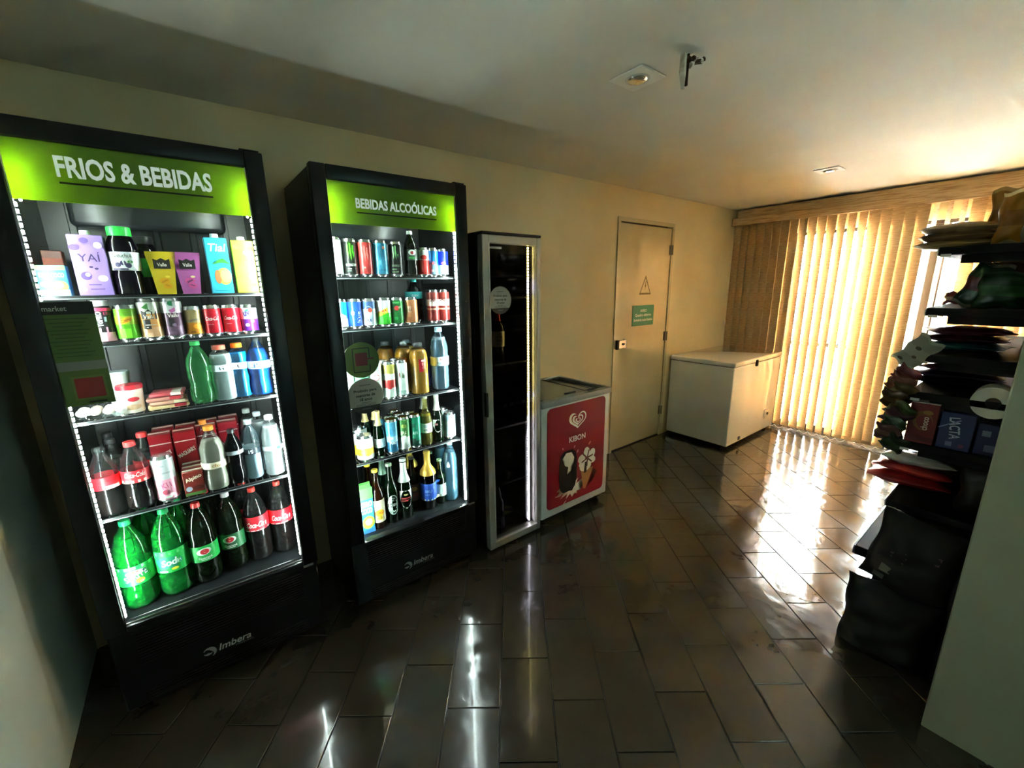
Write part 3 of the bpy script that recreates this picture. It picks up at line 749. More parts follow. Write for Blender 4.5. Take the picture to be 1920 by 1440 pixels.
PROF = {
 'pet2l': ([(.62,0),(.86,.012),(1,.06),(1,.17),(.965,.19),(1,.21),(1,.53),(.975,.55),(1,.57),(.97,.64),(.93,.69),(.92,.695),(.80,.77),(.785,.775),(.62,.845),(.60,.85),(.40,.905),(.30,.93),(.27,.94),(.27,.962)], (.30, .945)),
 'pet600': ([(.62,0),(.88,.015),(1,.07),(1,.22),(.90,.30),(.90,.36),(1,.42),(1,.62),(.94,.69),(.74,.78),(.50,.86),(.36,.91),(.34,.93),(.34,.955)], (.39, .935)),
 'coke': ([(.66,0),(.90,.015),(1,.06),(1,.20),(.94,.28),(.94,.44),(1,.50),(1,.60),(.90,.70),(.66,.80),(.44,.88),(.36,.915),(.36,.95)], (.41, .93)),
 'sport': ([(.70,0),(.92,.012),(1,.05),(.97,.12),(1,.18),(.96,.26),(1,.33),(.97,.42),(1,.50),(.92,.53),(.92,.66),(1,.69),(.97,.77),(.80,.85),(.56,.895),(.52,.91),(.52,.93)], (.57, .915)),
 'water': ([(.64,0),(.88,.012),(1,.05),(.95,.09),(1,.13),(.95,.17),(1,.21),(.95,.25),(1,.29),(.97,.33),(.97,.52),(1,.55),(.95,.59),(1,.63),(.96,.70),(.82,.78),(.58,.86),(.36,.91),(.34,.95)], (.40, .93)),
 'beer': ([(.92,0),(1,.012),(1,.52),(.94,.58),(.70,.66),(.50,.73),(.42,.80),(.38,.93),(.42,.94),(.42,.965)], (.44, .955)),
 'wine': ([(.90,0),(1,.012),(1,.60),(.95,.65),(.62,.715),(.42,.76),(.38,.80),(.37,.95),(.41,.955),(.41,.985)], (.41, .98)),
 'juice': ([(.88,0),(1,.015),(1,.70),(.97,.77),(.86,.84),(.62,.895),(.44,.915),(.42,.94)], (.48, .925)),
 'jug': ([(.86,0),(1,.02),(1,.30),(.92,.33),(.92,.62),(1,.66),(.97,.74),(.84,.82),(.72,.86),(.70,.88)], (.76, .865)),
}
def bottle(x, y, z, r, h, kind, shell, label, fill=None, ff=.8, cap='#d33', lab=None, marks=(), name='drink_bottle', rot=None, group='drink bottles', foil=None, cap_mat=None, tilt=None):
    t = thing(name, label, 'bottle', (x, y, z), face_cam(x, y, .75, rj.uniform(-.15, .15)) if rot is None else rot, group)
    prof, (cr, cz) = PROF[kind]
    bm = bmesh.new(); lathe(bm, [(a*r, b*h) for a, b in prof], 24); finish('body', bm, shell, t, 50)
    if fill:
        bm = bmesh.new(); pts = [(a*r*.955, max(b*h, .003)) for a, b in prof if b < ff]
        last = [a for a, b in prof if b < ff][-1]; nxt = [(a, b) for a, b in prof if b >= ff]
        rr = last if not nxt else (last+nxt[0][0])/2
        pts.append((rr*r*.955, ff*h)); lathe(bm, pts, 24); finish('liquid', bm, fill, t, 50)
    bm = bmesh.new(); lathe(bm, [(cr*r, cz*h), (cr*r*1.02, cz*h+.001), (cr*r, h-.002), (cr*r*.9, h)], 18)
    cp = finish('cap', bm, cap_mat or M(cap, .4), t, 45)
    if foil:
        bm = bmesh.new(); col, f0, f1 = foil
        pts = [(a*r*1.015+.0004, b*h) for a, b in prof if f0 <= b <= f1]
        def at(f):
            for (a0, b0), (a1, b1) in zip(prof, prof[1:]):
                if b0 <= f <= b1: return a0+(a1-a0)*(f-b0)/max(1e-6, b1-b0)
            return prof[-1][0]
        pts = [(at(f0)*r*1.015+.0004, f0*h)] + [p for p in pts if p[1] > f0*h+.001]
        lathe(bm, pts, 22, cap=False); finish('neck_foil', bm, M(col, .35, .4), t, 50)
    if lab:
        l0, l1, lc = lab
        bm = bmesh.new(); rl = r*1.006+.0003
        lathe(bm, [(rl, l0*h), (rl, l1*h)], 26, cap=False)
        lb = finish('label', bm, M(lc, .4), t, 60)
        if marks: art(lb, list(marks), r=rl)
    elif marks: art(t, list(marks), r=r*1.004)
    return t
def carton(x, y, z, w, d, h, col, label, marks=(), cap=None, top=None, name='juice_carton', rot=0.0, taper=1.0, group='drink cartons', cat='carton', gable=False):
    t = thing(name, label, cat, (x, y, z), rot, group)
    bm = bmesh.new()
    if taper != 1.0:
        bw = w*taper
        pts0 = [(-bw/2,-d/2),(bw/2,-d/2),(bw/2,d/2),(-bw/2,d/2)]; pts1 = [(-w/2,-.006),(w/2,-.006),(w/2,.006),(-w/2,.006)]
        a = [bm.verts.new((p[0], p[1], 0)) for p in pts0]; m = [bm.verts.new((p[0]*.5+q[0]*.5, p[1]*.75+q[1]*.25, h*.55)) for p, q in zip(pts0, pts1)]; b = [bm.verts.new((p[0], p[1], h*.93)) for p in pts1]; c = [bm.verts.new((p[0], p[1]*.3, h)) for p in pts1]
        for r0, r1 in ((a, m), (m, b), (b, c)):
            for k in range(4): bm.faces.new((r0[k], r0[(k+1)%4], r1[(k+1)%4], r1[k]))
        bm.faces.new(list(reversed(a))); bm.faces.new(c)
        finish('pack', bm, M(col, .35), t)
        # front of a leaning face: print follows the slant
        ang = math.atan2(d/2*.25-.0015, h*.55)
        hold = bpy.data.objects.new('print_panel', None); COL.objects.link(hold); hold.parent = t
        hold.location = (0, -d/2-.0005, 0); hold.rotation_euler = (-ang, 0, 0)
        if marks: art(hold, list(marks), front=-.0006)
        return t
    box(bm, -w/2, w/2, -d/2, d/2, 0, h if not gable else h*.86, bev=.0025)
    bd = finish('pack', bm, M(col, .35), t, 40)
    if gable:
        bm = bmesh.new(); zg = h*.86
        p = [bm.verts.new(q) for q in ((-w/2,-d/2,zg),(w/2,-d/2,zg),(w/2,d/2,zg),(-w/2,d/2,zg),(-w/2,0,h*.97),(w/2,0,h*.97))]
        for q in ((0,1,5,4),(2,3,4,5),(1,2,5),(3,0,4)): bm.faces.new([p[k] for k in q])
        box(bm, -w/2, w/2, -.002, .002, h*.96, h)
        finish('gable', bm, M(top or col, .35), t)
    if cap:
        bm = bmesh.new(); lathe(bm, [(.013, h), (.0135, h+.002), (.0125, h+.014), (.011, h+.015)], 14, cy=-d*.12); finish('cap', bm, M(cap, .4), t, 45)
    if top and not gable: B('top_fold', M(top, .4), t, (-w/2+.002, w/2-.002, -.003, .003, h-.0005, h+.004))
    if marks: art(t, list(marks), front=-d/2)
    return t

def claw(z, s, col):
    out = []
    for k, (dx, l) in enumerate(((-.010, 1.0), (.0, 1.15), (.010, .9))):
        p = [(dx-.003, .030*l), (dx+.003, .028*l), (dx+.0015, .006), (dx+.004, -.004), (dx+.001, -.030*l), (dx-.002, -.008), (dx-.004, .002)]
        out.append(G(z, [(a*s, b*s) for a, b in p], col))
    return out

# ---- FRIOS fridge, top shelf
Z = F1S[0]; g = 'drinks on the top shelf under the FRIOS header'
carton(-.318, 1.965, Z, .068, .05, .094, '#1f86a8', 'small blue and green coconut-water carton at the shelf end', [R(.086, .066, .014, '#59c13f'), T('KERO COCO', .064, .013, '#f4f8f6', w=.055), E(.030, .036, .034, '#8ed02f', u=.014), E(.033, .024, .020, '#e7f4c4', u=.010), R(.010, .066, .018, '#d9eef5'), E(.036, .022, .018, '#b9dd4a', u=-.018)], group=g, cat='carton')
carton(-.224, 1.975, Z, .084, .062, .190, '#9a7fc0', 'tall lilac coconut drink carton with white cap', [T('YAÍ', .122, .030, '#43305f', w=.052, bold=.0), E(.062, .026, .026, '#5e4684', u=-.016), E(.066, .012, .012, '#f5f0fa', u=-.012), E(.054, .024, .020, '#f5f0fa', u=.022), E(.054, .015, .012, '#c6b3dd', u=.022), E(.158, .020, .020, '#f5f0fa', u=.026), E(.172, .022, .018, '#6b5393', u=-.004), E(.120, .016, .018, '#f5f0fa', u=-.030), E(.150, .026, .018, '#6b5393', u=-.030), E(.020, .014, .014, '#f5f0fa', u=-.028), R(.034, .03, .003, '#5e4684'), R(.020, .034, .003, '#5e4684', u=.004), E(.09, .01, .006, '#43305f'), E(.085, .01, .007, '#43305f', u=.012)], cap='#f3f3f5', group=g)
bottle(-.142, 1.975, Z, .041, .222, 'jug', clear_mat('dark_grape_plastic', '#2b1a38', .35, '#1d1028', .06), 'dark grape juice bottle with bright green cap', fill=M('#170a20', .2), ff=.80, lab=(.36, .63, '#dfe6ea'), marks=[T('Natuchuê', .128, .013, '#23361c', w=.050), E(.100, .052, .034, '#eef1ee'), E(.098, .016, .016, '#2b2350', u=-.014), E(.104, .016, .016, '#322a5c', u=.0), E(.096, .016, .016, '#2b2350', u=.012), E(.108, .014, .010, '#3f8f3a', u=.018), R(.084, .06, .006, '#39304f')], cap='#35d452', group=g, name='juice_bottle')
bottle(-.092, 2.085, Z, .040, .205, 'jug', clear_mat('dark_grape_plastic_b', '#2b1a38', .35, '#1d1028', .06), 'second dark juice bottle with green label behind the first', fill=M('#170a20', .2), ff=.80, lab=(.30, .62, '#3fb83e'), cap='#2a2a2c', group=g, name='juice_bottle')
for x, c1, c2, la, dk in ((-.045, '#d0b62a', '#e0a516', 'yellow tapered juice pouch with dark crown label', '#c98a10'), (.026, '#a45694', '#c04a86', 'magenta tapered juice pouch with dark crown label', '#6f2c63')):
    carton(x, 1.965, Z, .083, .056, .146, c1, la, [G(.104, [(-.023,-.017),(.023,-.017),(.023,.017),(.012,.012),(.0,.019),(-.012,.012),(-.023,.017)], '#17130f'), T('Valle', .101, .012, '#f3efe4', w=.026), E(.045, .030, .022, c2), R(.045, .020, .006, dk, rot=.5), E(.060, .014, .008, '#f0e6a0' if c1 < '#b' else '#f2d65a', u=.010), E(.028, .026, .018, c2, u=.006), R(.030, .012, .004, dk, u=.006, rot=-.4)], taper=.62, name='juice_pouch', group=g, cat='pouch')
carton(.121, 1.975, Z, .070, .060, .200, '#35a9c0', 'turquoise juice carton with large pear picture', [T('Tial', .165, .028, '#eef7f8', w=.054, shear=.2), E(.062, .044, .062, '#e0b63e', u=.012), E(.060, .020, .050, '#d56a3c', u=-.008), E(.064, .034, .050, '#ecd069', u=.016), G(.105, [(-.03,.0),(.0,.006),(.03,.0),(.015,.014),(.006,.022),(-.01,.016)], '#3e8b34', u=.008), R(.010, .05, .003, '#1d7d92')], cap='#dfe8ee', group=g)
carton(.204, 1.975, Z, .072, .060, .194, '#cfcc34', 'yellow coconut drink carton with white cap', [T('YAÍ', .128, .026, '#4a4a2a', w=.042, bold=.0), E(.170, .018, .016, '#7cb93c', u=-.022), E(.165, .020, .018, '#f0d41e', u=.024), E(.092, .020, .018, '#a9cf3a', u=-.015), E(.060, .022, .018, '#f3f3c0', u=.018), E(.048, .016, .016, '#b9c93a', u=-.020), R(.050, .02, .003, '#5d5d33'), E(.030, .018, .012, '#f0d41e', u=.022), E(.150, .012, .012, '#f6f6d8', u=.006)], cap='#f0f0e4', group=g)
carton(-.335, 2.14, Z, .05, .05, .150, '#6f3a2a', 'brown carton at the back corner of the top shelf', [R(.11, .048, .03, '#9c4a34')], group=g)
# ---- second shelf: cans
Z = F1S[1]; g = 'cans on the second shelf under the FRIOS header'
t = bottle(-.228, 1.965, Z, .029, .142, 'jug', M('#2b2a2c', .35), 'pink and black protein drink bottle with white lid beside the sticker', cap='#eef0f2', lab=None, marks=[R(.112, .055, .010, '#d9365e'), T('YoPRO', .080, .016, '#f2f2f2', w=.05, u=-.010, rot=math.pi/2, bold=.03), T('15g', .098, .010, '#e2436a', w=.020, u=.013), R(.080, .022, .016, '#9fb8c2', u=.013), R(.022, .057, .030, '#f0a6bd'), R(.044, .006, .016, '#f0a6bd', u=-.012), R(.044, .004, .02, '#f0a6bd', u=.004), R(.042, .006, .016, '#f0a6bd', u=.018)], name='protein_drink', group=g)
can(-.170, 1.965, Z, .0325, .124, [(.5, '#5fc02c'), (.8, '#9bbf3a'), (1, '#6fae34')], 'lime green and gold soda can', [E(.074, .040, .018, '#e6b81f', rot=.5), T('Citrus', .074, .011, '#b8442c', w=.032, rot=.35), R(.030, .05, .03, '#76d52c')], group=g)
can(-.106, 1.965, Z, .0325, .144, [(.30, '#e9b487'), (.7, '#e8a25c'), (1, '#d8dccf')], 'tall orange and white juice can with dark crown label', [G(.088, [(-.022,-.014),(.022,-.014),(.022,.018),(.010,.010),(.0,.02),(-.010,.010),(-.022,.018)], '#141210'), T('Valle', .082, .013, '#f3efe4', w=.032), R(.056, .040, .034, '#1b1814'), R(.054, .028, .003, '#d8d2c4'), R(.046, .024, .003, '#d8d2c4'), G(.118, [(-.02,-.006),(.0,.010),(.02,-.004),(.01,-.012)], '#3a7d35'), R(.020, .042, .014, '#efc29b')], group=g)
can(-.044, 1.965, Z, .0315, .144, [(.30, '#6b5166'), (.7, '#50344a'), (1, '#d3d7d6')], 'tall plum and silver juice can with green leaf top', [E(.126, .022, .018, '#1f7a4d'), T('Valle', .084, .013, '#f3efe4', w=.032), R(.058, .034, .030, '#1d1620'), E(.050, .014, .012, '#8d7490'), R(.022, .040, .010, '#7b5c76'), R(.104, .03, .012, '#b05a94', u=.006, rot=.5)], group=g)
can(.014, 1.965, Z, .0275, .112, [(.5, '#c47d1f'), (1, '#9c8a5a')], 'small amber soda can', [T('Laranja', .064, .012, '#2b2f6c', w=.034, rot=.2), E(.040, .026, .018, '#f0a020', u=.008), R(.02, .03, .008, '#8f5a16')], group=g)
for q, (x, la) in enumerate(((.073, 'red cola can with white script, left of the pair'), (.132, 'red cola can with white script, right of the pair'))):
    can(x, 1.965, Z, .031, .114, [(1, '#c3142a')], la, [T('Coca-Cola', .066, .014, '#f6eeee', w=.046, shear=.25, bold=.015), R(.044, .034, .0016, '#e7b9bd')], group=g)
can(.191, 1.965, Z, .030, .112, [(.55, '#6a2fa6'), (1, '#c8cfd6')], 'purple and silver grape soda can', [T('uva', .080, .018, '#3e2d86', w=.032, rot=.25, bold=.03), E(.060, .010, .010, '#f0f0f4', u=-.012), E(.050, .012, .012, '#d5c5ef', u=.012), E(.035, .014, .012, '#eee8f8', u=-.006), E(.092, .02, .008, '#2f9a5a', rot=.3)], group=g)
# ---- third shelf
Z = F1S[2]; g = 'goods on the third shelf under the FRIOS header'
for q, (x, y, la) in enumerate(((-.318, 1.985, 'clear egg tray of pale eggs at the shelf corner'), (-.250, 1.975, 'clear tray of cream cheese buns beside the eggs'))):
    t = thing('food_tray', la, 'food tray', (x, y, Z), 0, g)
    B('tray', [PET], t, (-.034, .034, -.045, .045, .0, .018), bev=.006, seg=2)
    for k in range(4):
        bm = bmesh.new(); bmesh.ops.create_uvsphere(bm, u_segments=10, v_segments=7, radius=.017)
        for v in bm.verts: v.co.z *= .8
        finish('egg' if q == 0 else 'bun', bm, M('#e9d9cc' if (k+q) % 2 else '#f0ebe4', .5), t, 180, (-.016+.032*(k % 2), -.022+.042*(k//2), .022))
def tub(x, y, z, r, h, body, lid, la, marks=(), stacked=0):
    t = thing('food_tub', la, 'tub', (x, y, z), face_cam(x, y, .7), g)
    bm = bmesh.new(); lathe(bm, [(.82*r, 0), (.85*r, .003), (.97*r, h*.86)], 24); finish('bowl', bm, M(body, .4), t, 45)
    bm = bmesh.new(); lathe(bm, [(r, h*.84), (r*1.02, h*.86), (r*1.02, h*.96), (r*.96, h)], 24); finish('lid', bm, M(lid, .4), t, 45)
    if marks: art(t, list(marks), r=r*.93)
tub(-.205, 1.985, Z, .037, .100, '#e9e2d4', '#cf2233', 'white food tub with red lid', [E(.050, .034, .016, '#d12b36', u=.006), E(.022, .05, .020, '#c9ab87', u=0), R(.035, .03, .01, '#d8c7ae', u=-.02)])
tub(-.240, 2.085, Z, .036, .075, '#dfe4e2', '#cfd8dc', 'pale food tub under another tub')
tub(-.240, 2.085, Z+.0755, .035, .062, '#e6e9e6', '#d5dde2', 'pale food tub stacked on top of another tub')
for k, (c, w, dx, la) in enumerate((('#d9bf8f', .120, .0, 'bottom cheese slice pack of the stack'), ('#d8a58c', .112, .004, 'second cold-cut pack of the stack'), ('#c98f7f', .108, -.003, 'third cold-cut pack of the stack'), ('#c2535a', .100, .006, 'top ham pack of the stack, red label'))):
    t = thing('cold_cut_pack', la, 'food pack', (-.108+dx, 2.0, Z+.0150*k), .10-.06*k, 'stacked cold-cut packs')
    B('tray', [M(c, .35)], t, (-w/2, w/2, -.05, .05, 0, .013), bev=.005, seg=2)
    B('label', [M(('#b3283a', '#ead9b5', '#c23b45', '#e8e0d4')[k], .4)], t, (w*.12, w*.42, -.0515, .03, .002, .0135), bev=.001)
bottle(.004, 1.970, Z, .040, .238, 'pet600', PET_GREEN_LIGHT, 'pale green plastic soda bottle without label', fill=None, cap='#39b45a', group=g)
bottle(.075, 1.970, Z, .0385, .218, 'sport', PET, 'clear sports drink bottle with coral cap', fill=clear_mat('pale_drink', '#dcebee', .9, '#dcf0f4', .1, 1.0, .2), ff=.84, cap='#e5745c', lab=(.535, .655, '#dfe9ee'), marks=[T('G', .130, .018, '#5a6f7a', bold=.03)], group=g, name='sports_drink_bottle')
bottle(.134, 1.985, Z, .034, .218, 'sport', PET_BLUE, 'bright blue sports drink bottle with orange cap', fill=M('#0f9ff0', .25), ff=.84, cap='#f08a24', lab=(.535, .655, '#e4eef2'), marks=[T('G', .130, .018, '#2b2f33', bold=.03)], group=g, name='sports_drink_bottle')
bottle(.202, 1.975, Z, .042, .238, 'pet600', PET_BLUE, 'deep blue sports drink bottle with clear cap', fill=M('#0a6cf2', .25), ff=.80, cap_mat=PET, lab=(.47, .60, '#bcd9ec'), marks=[T('i9', .128, .020, '#1a4f9a', w=.03), R(.118, .05, .003, '#3d7cc4')], group=g, name='sports_drink_bottle')
# ---- fourth shelf
Z = F1S[3]; g = 'drinks on the fourth shelf under the FRIOS header'
bottle(-.320, 1.970, Z, .040, .250, 'coke', PET, 'cola bottle with clear cap and red label at the shelf corner', fill=COLA, ff=.50, cap_mat=PET, lab=(.42, .60, '#d8202c'), marks=[T('Coca-Cola', .138, .018, '#8d0f18', w=.060, shear=.2), R(.112, .04, .012, '#f0e8e6', u=.014)], group=g, name='cola_bottle')
bottle(-.238, 1.970, Z, .041, .255, 'coke', PET, 'cola bottle with red cap and cream-edged red label', fill=COLA, ff=.50, cap='#e33a3a', lab=(.42, .60, '#d8202c'), marks=[R(.113, .10, .010, '#e7d2ae'), T('Coca-Cola', .138, .018, '#f5efee', w=.060, shear=.2)], group=g, name='cola_bottle')
bottle(-.300, 2.068, Z, .038, .250, 'coke', PET, 'cola bottle with black cap in the second row', fill=COLA, ff=.72, cap='#1a1a1c', lab=(.42, .60, '#2a2a2c'), group=g, name='cola_bottle')
bottle(-.318, 2.160, Z, .038, .250, 'coke', PET, 'cola bottle with black cap in the back row', fill=COLA, ff=.72, cap='#1a1a1c', lab=(.42, .60, '#2a2a2c'), group=g, name='cola_bottle')
bottle(-.210, 2.068, Z, .040, .255, 'coke', PET, 'cola bottle with red cap in the second row', fill=COLA, ff=.72, cap='#e33a3a', lab=(.42, .60, '#d8202c'), group=g, name='cola_bottle')
can(-.161, 1.970, Z, .034, .182, [(.52, '#eda8bd'), (1, '#cfd8da')], 'tall pink and silver drink can in front of the red cartons', [R(.118, .050, .006, '#aeb9bd'), R(.145, .040, .005, '#aeb9bd'), T('KIT', .070, .022, '#c45a80', w=.035, rot=.2), E(.042, .024, .020, '#a23a4e', u=-.006), E(.030, .02, .012, '#f6d5df', u=.012), R(.022, .05, .006, '#bdeacb')], group=g, name='drink_can')
MG = [R(.205, .066, .004, '#e9e0d8'), T('MAGUARY', .158, .017, '#f2ece4', w=.062, rot=.42, bold=.025), R(.040, .068, .08, '#8f8a34'), E(.075, .056, .05, '#b48a54'), E(.050, .040, .03, '#c9a36a', u=.01)]
for x, y, la in ((-.158, 2.060, 'red juice carton, leftmost front one behind the pink can'), (-.083, 2.050, 'red juice carton behind the small chocolate boxes'), (-.012, 2.075, 'red juice carton behind the orange-capped bottle'), (.062, 2.085, 'red juice carton behind the black bottle')):
    carton(x, y, Z, .069, .062, .242, '#9e1622', la, MG, top='#c9b0a8', group='red juice cartons')
for x, y, la in ((-.150, 2.140, 'red juice carton, leftmost of the second row'), (-.075, 2.135, 'red juice carton, second of the second row'), (-.002, 2.150, 'red juice carton, third of the second row'), (.072, 2.160, 'red juice carton, rightmost of the second row')):
    carton(x, y, Z, .069, .062, .242, '#9e1622', la, [R(.205, .066, .004, '#e9e0d8')], top='#c9b0a8', group='red juice cartons')
for k, la in enumerate(('small red chocolate drink box at the front', 'small red chocolate drink box, middle of the row of three', 'small red chocolate drink box, rear of the row of three')):
    carton(-.078+.002*k, 1.955+.0275*k, Z, .066, .026, .100+.006*k, '#7a2a22', la, [T('Alpino', .070, .020, '#efdcc8', w=.054, rot=.3, bold=.03), E(.030, .020, .020, '#9fb2c8', u=-.018), E(.030, .034, .020, '#5a1f18', u=.010), R(.008, .064, .012, '#4d7a3a')] if k == 0 else (), top='#e6d8cc', group='small chocolate drink boxes', name='chocolate_drink_box')
bottle(-.004, 1.970, Z, .043, .262, 'pet600', PET, 'clear drink bottle with orange cap and pale label', fill=clear_mat('pale_amber_drink', '#dfdcc8', .7, '#dcd8c4', .1, 1.0, .25), ff=.80, cap='#f28c22', lab=(.36, .46, '#e6dfc6'), marks=[T('chá', .108, .014, '#b58a3a', w=.03)], group=g)
bottle(-.018, 2.160-.13, Z, .030, .274, 'pet600', PET, 'clear bottle with orange cap peeking out behind', fill=None, cap='#f28c22', group=g)
bottle(.066, 1.970, Z, .033, .232, 'pet600', clear_mat('smoky_plastic', '#4a4a50', .3, '#1a1a1f', .06), 'black drink bottle with tiny grey label', fill=M('#0b0a0d', .15), ff=.82, cap='#202024', lab=(.56, .63, '#9aa3aa'), group=g)
bottle(.128, 1.985, Z, .036, .255, 'water', PET_BLUE, 'water bottle with dark label and white lettering', fill=WATER, ff=.55, cap_mat=M('#bfd4de', .3), lab=(.44, .54, '#26303a'), marks=[T('i9', .125, .016, '#eef3f6', w=.022)], group=g, name='water_bottle')
bottle(.205, 1.970, Z, .040, .264, 'water', PET, 'clear ribbed water bottle with teal label mark', fill=WATER, ff=.84, cap_mat=M('#dfe9ee', .3), lab=(.44, .51, '#dfeef2'), marks=[R(.126, .018, .012, '#25b3bd', u=.02)], group=g, name='water_bottle')
bottle(.172, 2.060, Z, .036, .264, 'water', PET, 'clear water bottle in the second row', fill=WATER, ff=.84, cap_mat=M('#dfe9ee', .3), group=g, name='water_bottle')
bottle(.140, 2.130, Z, .036, .268, 'water', PET, 'clear water bottle in the third row', fill=WATER, ff=.84, cap_mat=M('#dfe9ee', .3), group=g, name='water_bottle')
# ---- floor of the FRIOS fridge: two-litre bottles
Z = F1F; g = 'two-litre soda bottles'
bottle(-.303, 1.985, Z, .056, .350, 'pet2l', PET_GREEN, 'two-litre green lemon soda bottle at the corner', fill=clear_mat('lemon_soda', '#63e07a', .35, '#22b44c', .1), ff=.83, cap='#12a85c', lab=(.30, .52, '#18a844'), marks=[R(.176, .20, .012, '#7ad97f'), E(.156, .058, .020, '#e2f0dc'), E(.160, .022, .012, '#d24a35', u=.0), T('SPRITE', .142, .024, '#16324a', w=.072, rot=.3, bold=.035), T('SPRITE', .1425, .023, '#f2f6f2', w=.068, rot=.3, bold=.01), E(.122, .026, .020, '#b7dc2c', u=.010), E(.118, .012, .010, '#e5f08a', u=.014)], group=g, name='soda_bottle')
bottle(-.192, 1.990, Z, .055, .356, 'pet2l', PET_GREEN, 'two-litre green Soda bottle with yellow lemon on label', fill=clear_mat('lemon_soda_b', '#63e07a', .35, '#22b44c', .1), ff=.83, cap='#12a85c', lab=(.30, .56, '#1cae4a'), marks=[R(.188, .2, .012, '#58cf6f'), E(.150, .09, .05, '#1b8f6c', u=-.01), T('Soda', .152, .028, '#f2f6f2', w=.064, rot=.12, bold=.03, shear=.2), E(.122, .022, .012, '#dccb2c', u=.008), R(.114, .03, .006, '#d9efdc', u=-.03)], group=g, name='soda_bottle')
for x, y, la, cp, fr in ((-.092, 1.990, 'two-litre dark guaraná bottle with red cap at the front', '#e23a3a', 1), (.008, 2.020, 'two-litre dark guaraná bottle with white cap', '#e9ecec', 1), (-.060, 2.115, 'two-litre dark guaraná bottle with red cap in the second row', '#e23a3a', 0)):
    bottle(x, y, Z, .050, .345, 'pet2l', clear_mat('deep_green_plastic', '#5a7a3a', .3, '#20301a', .06), la, fill=GUARANA, ff=.83, cap=cp, lab=(.30, .50, '#1a9a44' if cp != '#e9ecec' else '#14562f'), marks=[E(.148, .050, .030, '#f1f0ea', u=-.006, rot=.1), E(.148, .030, .024, '#c61f2e', u=-.004), E(.150, .010, .012, '#f0e2c8', u=-.004), T('Guaraná', .121, .010, '#eef2ea', w=.045, u=-.004), R(.112, .03, .003, '#cfe3cf', u=-.004)] if fr else (), group=g, name='soda_bottle')
for x, y, la, fr in ((.104, 2.020, 'two-litre cola bottle beside the white-capped guaraná', 1), (.200, 2.020, 'two-litre cola bottle at the right end of the fridge floor', 1), (.078, 2.130, 'two-litre cola bottle with red cap in the second row', 0)):
    bottle(x, y, Z, .0475, .336, 'pet2l', PET, la, fill=COLA, ff=.70, cap='#e0392f', lab=(.44, .64, '#d01c2c'), marks=[T('Coca-Cola', .178, .026, '#f7f0ef', w=.082, shear=.25, bold=.025), R(.151, .10, .004, '#f2c9ca')] if fr else (), group=g, name='cola_bottle')
for x, y, la in ((-.265, 2.105, 'two-litre green soda bottle in the second row, left'), (-.155, 2.110, 'two-litre green soda bottle in the second row, right')):
    bottle(x, y, Z, .053, .345, 'pet2l', PET_GREEN, la, cap='#12a85c', lab=(.30, .52, '#18a844'), group=g, name='soda_bottle')

# ---- BEBIDAS ALCOÓLICAS fridge
Z = F2S[0]; g = 'cans on the top shelf under the ALCOÓLICAS header'
can(.549, 1.965, Z, .028, .164, [(1, '#dfeae8')], 'tall white energy drink can at the left end', claw(.105, .9, '#8fa3a5') + [R(.04, .03, .008, '#9fb0b2'), R(.026, .034, .006, '#b4c4c5')], group=g, name='energy_drink_can', lid='#dfe6e6')
can(.608, 1.965, Z, .0315, .160, [(1, '#121614')], 'tall black energy drink can with bright green claw, left one', claw(.105, 1.05, '#49d31e') + [T('MONSTER', .050, .011, '#e8efe6', w=.044, bold=.03), R(.034, .030, .004, '#dfe9df'), R(.024, .040, .006, '#3b4a40')], group=g, name='energy_drink_can')
can(.676, 1.965, Z, .033, .160, [(1, '#c9403c')], 'tall red energy drink can', claw(.098, 1.05, '#e8837c') + [R(.04, .034, .008, '#e1837d'), R(.022, .046, .008, '#b02c2c')], group=g, name='energy_drink_can')
can(.747, 1.965, Z, .0325, .160, [(1, '#3f9fc6')], 'tall sky-blue energy drink can', claw(.105, 1.0, '#2a7396') + [R(.062, .040, .020, '#5db3d4'), R(.030, .044, .008, '#2c86ad'), R(.128, .012, .012, '#d98a6a', u=.012)], group=g, name='energy_drink_can')
can(.822, 1.965, Z, .0325, .158, [(1, '#0f1210')], 'tall black energy drink can with pale green claw, beside the guaraná bottle', claw(.108, .95, '#8fd08a') + [T('ENERGY', .050, .010, '#a9bca6', w=.040, bold=.03), R(.034, .042, .006, '#7ea07a'), R(.022, .044, .006, '#6d8a66')], group=g, name='energy_drink_can')
bottle(.899, 1.965, Z, .0325, .212, 'coke', clear_mat('deep_green_plastic_b', '#3a5a2a', .3, '#16240f', .06), 'small dark guaraná bottle with white cap', fill=GUARANA, ff=.83, cap='#e4efee', lab=(.36, .60, '#15301c'), marks=[E(.112, .036, .026, '#eef0ec'), E(.111, .018, .016, '#b02430'), E(.088, .036, .012, '#2f8a3f')], group=g, name='soda_bottle')
can(.963, 1.965, Z, .0285, .138, [(.62, '#c8312e'), (1, '#cfd6d8')], 'slim red and silver energy drink can', [E(.092, .040, .022, '#c8312e'), R(.05, .012, .05, '#e25a50', u=-.012)], group=g, name='energy_drink_can')
can(1.017, 1.965, Z, .0265, .138, [(.45, '#7fb4d6'), (1, '#1f6fb4')], 'slim light-blue energy drink can', [E(.066, .022, .016, '#d98a9a'), R(.03, .03, .012, '#cfe2ee')], group=g, name='energy_drink_can')
can(1.072, 1.965, Z, .0285, .136, [(.42, '#c2ccd6'), (1, '#1c2fb0')], 'slim navy and silver energy drink can at the right end', [E(.074, .034, .030, '#1c2fb0'), E(.066, .026, .016, '#d65aa0'), R(.030, .03, .01, '#e8eef2')], group=g, name='energy_drink_can')
Z = F2S[1]; g = 'cans on the second shelf under the ALCOÓLICAS header'
